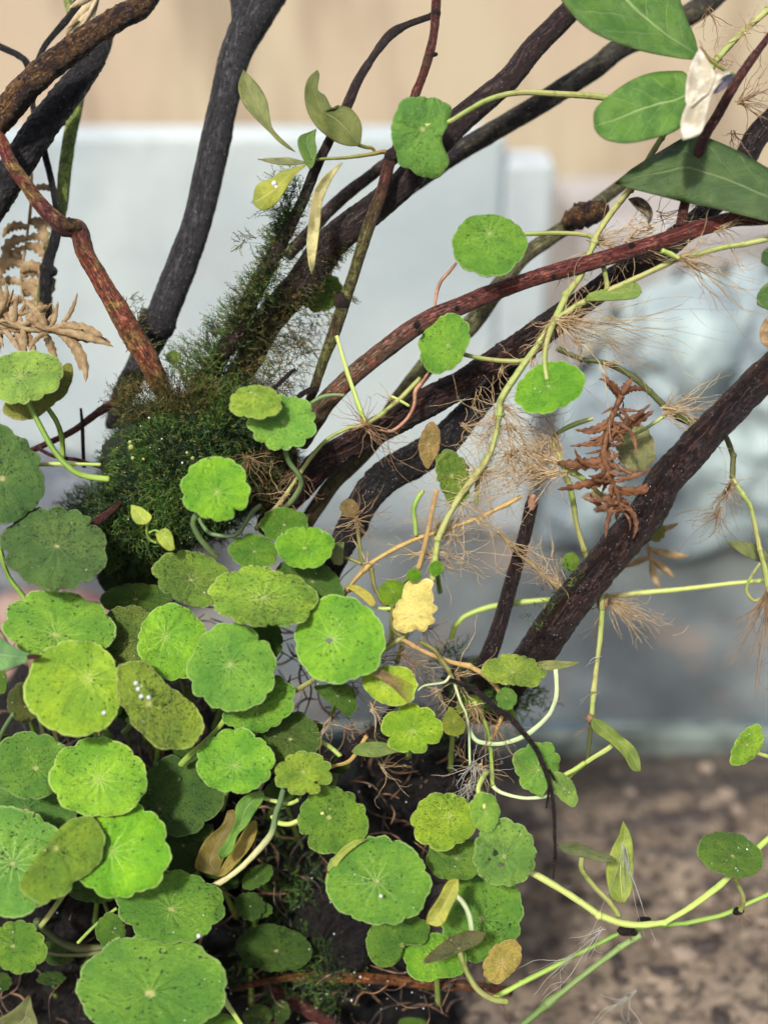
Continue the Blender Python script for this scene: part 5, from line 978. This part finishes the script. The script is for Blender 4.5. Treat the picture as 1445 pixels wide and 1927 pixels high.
# --- big middle
p=plant('pennywort clump in the middle left, specked folded leaf among green discs',400,1400,36)
penny(p,(433,1251),(436,1257,84,84,0),d=-9,g=(0,.28),col=(86,164,72),sp=.12,cren=.05,n=12,notch=((40,.16,4),(-130,.12,4)),bub=5,label='large clean green disc with a pale star centre')
penny(p,(280,1325),poly=[(223,1252),(242,1243),(266,1241),(287,1255),(311,1283),(346,1311),(374,1338),(385,1373),(374,1397),(353,1411),(322,1414),(294,1406),(273,1387),(248,1364),(240,1343),(221,1318),(219,1279)],d=-17,g=(.3,.3),col=(128,162,62),sp=1.2,cren=.03,n=16,rip=.03,cup=-.15,bub=3,label='long folded olive leaf thick with specks and bubbles')
penny(p,(482,1330),(488,1327,74,50,22),d=-2,g=(0,.4),col=(98,164,66),sp=.5,cren=.05,n=12)
penny(p,(441,1441),(443,1433,74,61,0),d=-10,g=(0,.35),col=(96,180,66),sp=.25,cren=.045,n=12,bub=5)
penny(p,(546,1392),(543,1388,63,50,-10),d=2,g=(0,.4),col=(84,120,56),sp=.9,cren=.045); penny(p,(570,1452),(571,1456,55,40,5),d=-8,holes=((595,1473,4,3),),g=(0,.3),col=(136,176,78),sp=.5,cren=.09,n=9,notch=((-38,.2,5),))
penny(p,(619,1539),(626,1545,66,64,-20),d=-4,g=(.1,.3),col=(104,152,58),sp=.7,cren=.05,n=11,notch=((-140,.25,6),(28,.12,4)),pet=([(610,1530),(564,1544),(543,1551),(523,1548),(512,1536)],5,5.5,2,'pale'))
stem(p,[(534,1486),(528,1510),(519,1534),(511,1566),(485,1600),(450,1636),(408,1664),(380,1680)],6.5,7,-2,4,'greycream','petiole'); stem(p,[(490,1500),(510,1506),(543,1513),(562,1506)],4.5,4.5,4,2,'pale','petiole')
stem(p,[(422,1356),(405,1376),(385,1397),(360,1420),(340,1440)],6,7,-4,8,'green','petiole'); stem(p,[(250,1330),(244,1362),(232,1378)],7,7,0,8,'grey','petiole')
for x_,y_ in ((345,1290),(365,1330),(80,1370),(95,1345)): stem(p,[(x_-10,y_-40),(x_,y_),(x_+14,y_+50)],6,6,10,22,'dim','petiole')
# --- bottom left
p=plant('pennywort clump filling the bottom left corner',230,1750,50)
penny(p,(187,1468),(185,1464,93,75,-4),d=-12,g=(.05,.35),col=(128,188,64),sp=.28,cren=.04,n=11,bub=5,label='lime disc at the top of the corner clump')
penny(p,(67,1446),(60,1441,76,63,0),d=-5,g=(0,.35),col=(88,146,66),sp=.35,cren=.05,bub=3); penny(p,(50,1525),(60,1525,90,45,-10),d=6,g=(0,.4),col=(68,138,76),sp=.2,cren=.04)
penny(p,(210,1602),(226,1601,99,90,0),d=-15,g=(.12,.28),col=(108,190,44),sp=.08,cren=.045,n=11,cup=.22,bub=6,notch=((50,.12,4),(-60,.13,5)),label='brightest green disc of the corner')
penny(p,(24,1626),(10,1622,122,105,0),d=-12,g=(0,.25),col=(96,160,76),sp=.25,cren=.03,n=12,bub=5,label='wide bluish green disc cut by the left edge')
penny(p,(105,1597),poly=[(38,1668),(60,1625),(95,1580),(130,1545),(152,1536),(172,1537),(188,1550),(196,1566),(200,1582),(196,1604),(184,1628),(160,1648),(138,1660),(134,1676),(110,1692),(70,1704)],d=-19,g=(.12,.3),col=(110,150,54),sp=.4,cren=.025,n=14,rip=.03,auto=False,bub=4,label='olive folded flap lying over two discs')
penny(p,(322,1712),(320,1706,104,70,-5),d=-6,g=(.05,.45),col=(88,146,58),sp=.25,cren=.05,n=13,rip=.05,bub=6)
penny(p,(283,1870),(286,1858,144,99,0),d=-14,g=(0,.42),col=(88,148,60),sp=.2,cren=.035,n=14,cup=.14,rip=.025,bub=10,label='largest disc, mid green, at the bottom edge')
penny(p,(25,1781),(34,1783,55,50,0),d=-9,g=(0,.3),col=(106,156,66),sp=.4,cren=.06,n=12,bub=3)
penny(p,(300,1522),(342,1497,78,78,0),d=8,g=(.1,.35),col=(70,108,52),sp=.6,cren=.05,bub=6,label='dark green disc in shade'); penny(p,(345,1592),(345,1592,45,56,0),d=14,g=(.1,.3),col=(62,94,44),sp=.5,cren=.04)
penny(p,(185,1680),(180,1672,52,28,0),d=8,col=(66,116,44),sp=.3,bub=1); penny(p,(212,1755),(208,1752,28,33,0),d=4,col=(84,140,62),sp=.3,bub=2)
blade(p,[(417,1617),(410,1605),(428,1577),(443,1545),(443,1520),(458,1500),(480,1490),(496,1489),(496,1505),(477,1534),(464,1556),(447,1573),(437,1604)],7,-6,(.2,.1),.2,(96,160,58),.25,label='curved green leaf seen from its edge')
blade(p,[(410,1650),(381,1642),(366,1630),(384,1584),(415,1556),(428,1527),(443,1527),(447,1565),(428,1600)],5,6,(.1,.1),.2,(128,118,40),.3,label='olive brown folded leaf half'); blade(p,[(408,1650),(424,1620),(443,1590),(464,1556),(482,1543),(484,1565),(474,1592),(450,1622),(424,1648)],5,2,(.1,.1),.2,(150,138,42),.4,label='mustard folded leaf half')
stem(p,[(128,1672),(100,1712),(74,1746)],6,6.5,-4,-6,'lime','petiole'); stem(p,[(70,1735),(90,1755),(116,1774),(150,1785),(204,1784),(230,1790)],8,9,12,16,'dim','petiole'); stem(p,[(70,1790),(120,1798),(170,1795),(215,1785)],5,5,14,12,'dim','petiole'); stem(p,[(146,1775),(170,1750),(195,1728),(220,1710)],4,4,6,8,'green','petiole')
stem(p,[(418,1870),(428,1890),(440,1908),(458,1935)],6,5,-2,-6,'pale','petiole'); penny(p,(400,1935),(405,1930,50,22,0),d=2,col=(100,160,66),sp=.2,auto=False,bub=0)
blade(tl,[(56,1872),(62,1900),(66,1940),(-20,1960),(-10,1925),(20,1905),(40,1888)],3,-8,(.1,.2),.3,(104,124,84),.3,label='dull grey green triangular leaf tip')
ur=random.Random(21)
for i in range(46):
    x=ur.uniform(-10,640); y=ur.uniform(1150,1900)
    if x>480 and (y<1300 or y>1720): continue
    q=ur.uniform(.75,1.15); rad=ur.uniform(18,40)
    penny(p,(x,y),(x+ur.uniform(-4,4),y,rad,rad*ur.uniform(.45,.9),ur.uniform(-40,40)),d=ur.uniform(10,22),col=(int(74*q),int(118*q),int(52*q)),sp=ur.uniform(.2,.7),cren=.06,n=ur.randrange(8,13),bub=1,cup=ur.uniform(.05,.3))
for i in range(20):
    x=ur.uniform(0,470); y=ur.uniform(1200,1700); dx=ur.uniform(-60,60)
    stem(p,[(x,y),(x+dx*.5+ur.uniform(-12,12),y+ur.uniform(30,60)),(x+dx,y+ur.uniform(80,140))],4.5,5.5,ur.uniform(8,14),30,ur.choice(('dim','green','grey','olive')),'petiole')
for q in ((700,1230,-70,60,90,14),(660,1290,-40,60,90,14),(820,1300,200,60,90,14),(780,1250,-90,60,80,14),(650,1370,-20,50,90,14),(560,1330,-90,60,60,8),(720,1440,0,60,80,12)): roots(p,q[0],q[1],10,*q[2:],mat=ur.choice((M_ROOTD,M_ROOT)))
p=plant('dim drowned pennywort leaves low over the soil, bottom',520,1800,60)
penny(p,(520,1790),(515,1785,72,44,-8),d=24,g=(0,.4),col=(48,92,36),sp=.3,cren=.02,label='dark green drowned leaf'); penny(p,(490,1915),(485,1912,28,20,10),d=22,col=(84,112,64),sp=.4); penny(p,(525,1905),(528,1905,18,22,0),d=24,col=(74,104,58),sp=.4); penny(p,(790,1928),(775,1930,30,14,0),d=40,col=(74,124,54),sp=.2,bub=0); penny(p,(450,1640),(452,1648,18,16,0),d=26,col=(50,90,40),sp=.2,bub=0)
penny(p,(605,545),(603,548,42,38,20),d=26,g=(0,.3),col=(116,168,56),sp=.3,label='blurred green leaf behind the mossy branch',auto=False,bub=0); penny(p,(326,672),(326,672,14,12,0),d=28,col=(140,185,110),sp=0,auto=False,bub=0)
# seedling in the moss
p=thing('seedling',P(300,1030,0),'tiny lime seedling with two folded leaves on the moss','seedling')
blade(p,[(277,986),(258,986),(247,970),(247,950),(264,954),(279,964),(286,974)],3,-10,(.1,.2),.25,(160,200,92),.1); blade(p,[(293,1004),(311,994),(324,1006),(329,1034),(316,1036),(298,1020)],3,-11,(.1,.2),.4,(156,196,84),.1)
stem(p,[(277,985),(276,1002),(282,1015),(294,1022)],3,2.5,-8,-4,'green','stem'); stem(p,[(280,1003),(290,998),(300,1001)],2,2,-9,-10,'green','stem')
p=thing('seedling',P(262,880,0),'tiny pale green sprout bead near the top of the moss mound','seedling'); mb=MB()
for (x_,y_,r_) in ((247,842,6),(250,862,4),(270,864,3),(363,862,4),(352,852,3),(245,832,4)): blob(mb,P(x_,y_,-4),r_*PX(0),.2,1,1,1,8)
mb.build('leaf',M_STEM['lime'],p)
# ================================================================== small stuff: litter, bubbles, grains
rr=random.Random(11)
mb=MB()
for i in range(420):
    x=rr.uniform(-.3,.34); y=rr.uniform(.2,TY-.012); r=rr.choice((.0008,.0012,.002,.0035))*rr.uniform(.7,1.3)
    blob(mb,Vector((x,y,sz(x,y)+r*.3)),r,.5,rr.uniform(.8,2.4),rr.uniform(.6,1.4),rr.uniform(.4,.8),7,250)
tag(mb.build('dark_litter',mat_simple('dark_mulm',C(34,30,32,1),C(66,56,52,1),400,.6,.001)),kind='stuff')
mb=MB()
for i in range(420):
    x=rr.uniform(-.3,.34); y=rr.uniform(.2,TY-.012); r=rr.choice((.0012,.002,.003))*rr.uniform(.7,1.3)
    blob(mb,Vector((x,y,sz(x,y)+r*.3)),r,.5,rr.uniform(.8,1.8),rr.uniform(.6,1.4),rr.uniform(.5,.9),7,250)
tag(mb.build('gravel',mat_simple('pale_grains',C(124,110,98),C(165,148,132),300,.6,.001)),kind='stuff')
mb=MB()      # debris between the leaves: threads and flakes on the soil
for i in range(520):
    x=rr.uniform(-40,900); y=rr.uniform(1130,1950); d=rr.uniform(22,44)
    a=rr.uniform(0,6.28); l=rr.uniform(20,110)
    if x>640 and y<1390: continue
    mb.px([(x,y,d,1.6),(x+math.cos(a)*l*.5,y+math.sin(a)*l*.5,d+rr.uniform(-3,3),rr.uniform(1.2,3)),(x+math.cos(a+.4)*l,y+math.sin(a+.4)*l,d+rr.uniform(-4,6),1)],4,5,.3)
tag(mb.build('root_litter',mat_simple('brown_litter',C(44,34,30,1),C(112,84,60,1),120,.5,.0006,lo=.45,hi=.6)),kind='stuff')
# bubbles
m,n=newmat('air_bubble'); PRI(n,(.42,.45,.45,1),.05,None,1.0,coat=1.); M_BUB=m
mb=MB()
for (q,r_) in BUB:
    t_=(CAMP-q).normalized(); blob(mb,q+t_*r_*1.0,r_*rr.uniform(.7,1.3),0,1,1,1,7)
for i in range(170):
    c=rr.choice(((300,1500,330,380,22),(340,880,150,140,-2),(560,1650,300,250,24),(620,1850,260,80,26),(800,1420,120,80,26)))
    x=rr.gauss(c[0],c[2]*.6); y=rr.gauss(c[1],c[3]*.6); d=c[4]+rr.uniform(-2,5)
    if y<740 : continue
    blob(mb,P(x,y,d),rr.choice((.8,1.1,1.6,2.3))*PX(0)*rr.uniform(.7,1.2),0,1,1,1,6)
for (x_,y_,r_) in ((256,1286,6),(260,1297,6),(266,1311,6),(280,1313,6),(196,1342,6),(516,345,8),(520,352,6),(493,365,8),(488,360,6),(717,1687,5),(374,1762,6)): blob(mb,P(x_,y_,-24 if y_>1000 and y_<1400 else -15 if y_>1400 else -9),r_*PX(0)*.7,.1,1,1,1,9)
tag(mb.build('air_bubbles',M_BUB),kind='stuff')
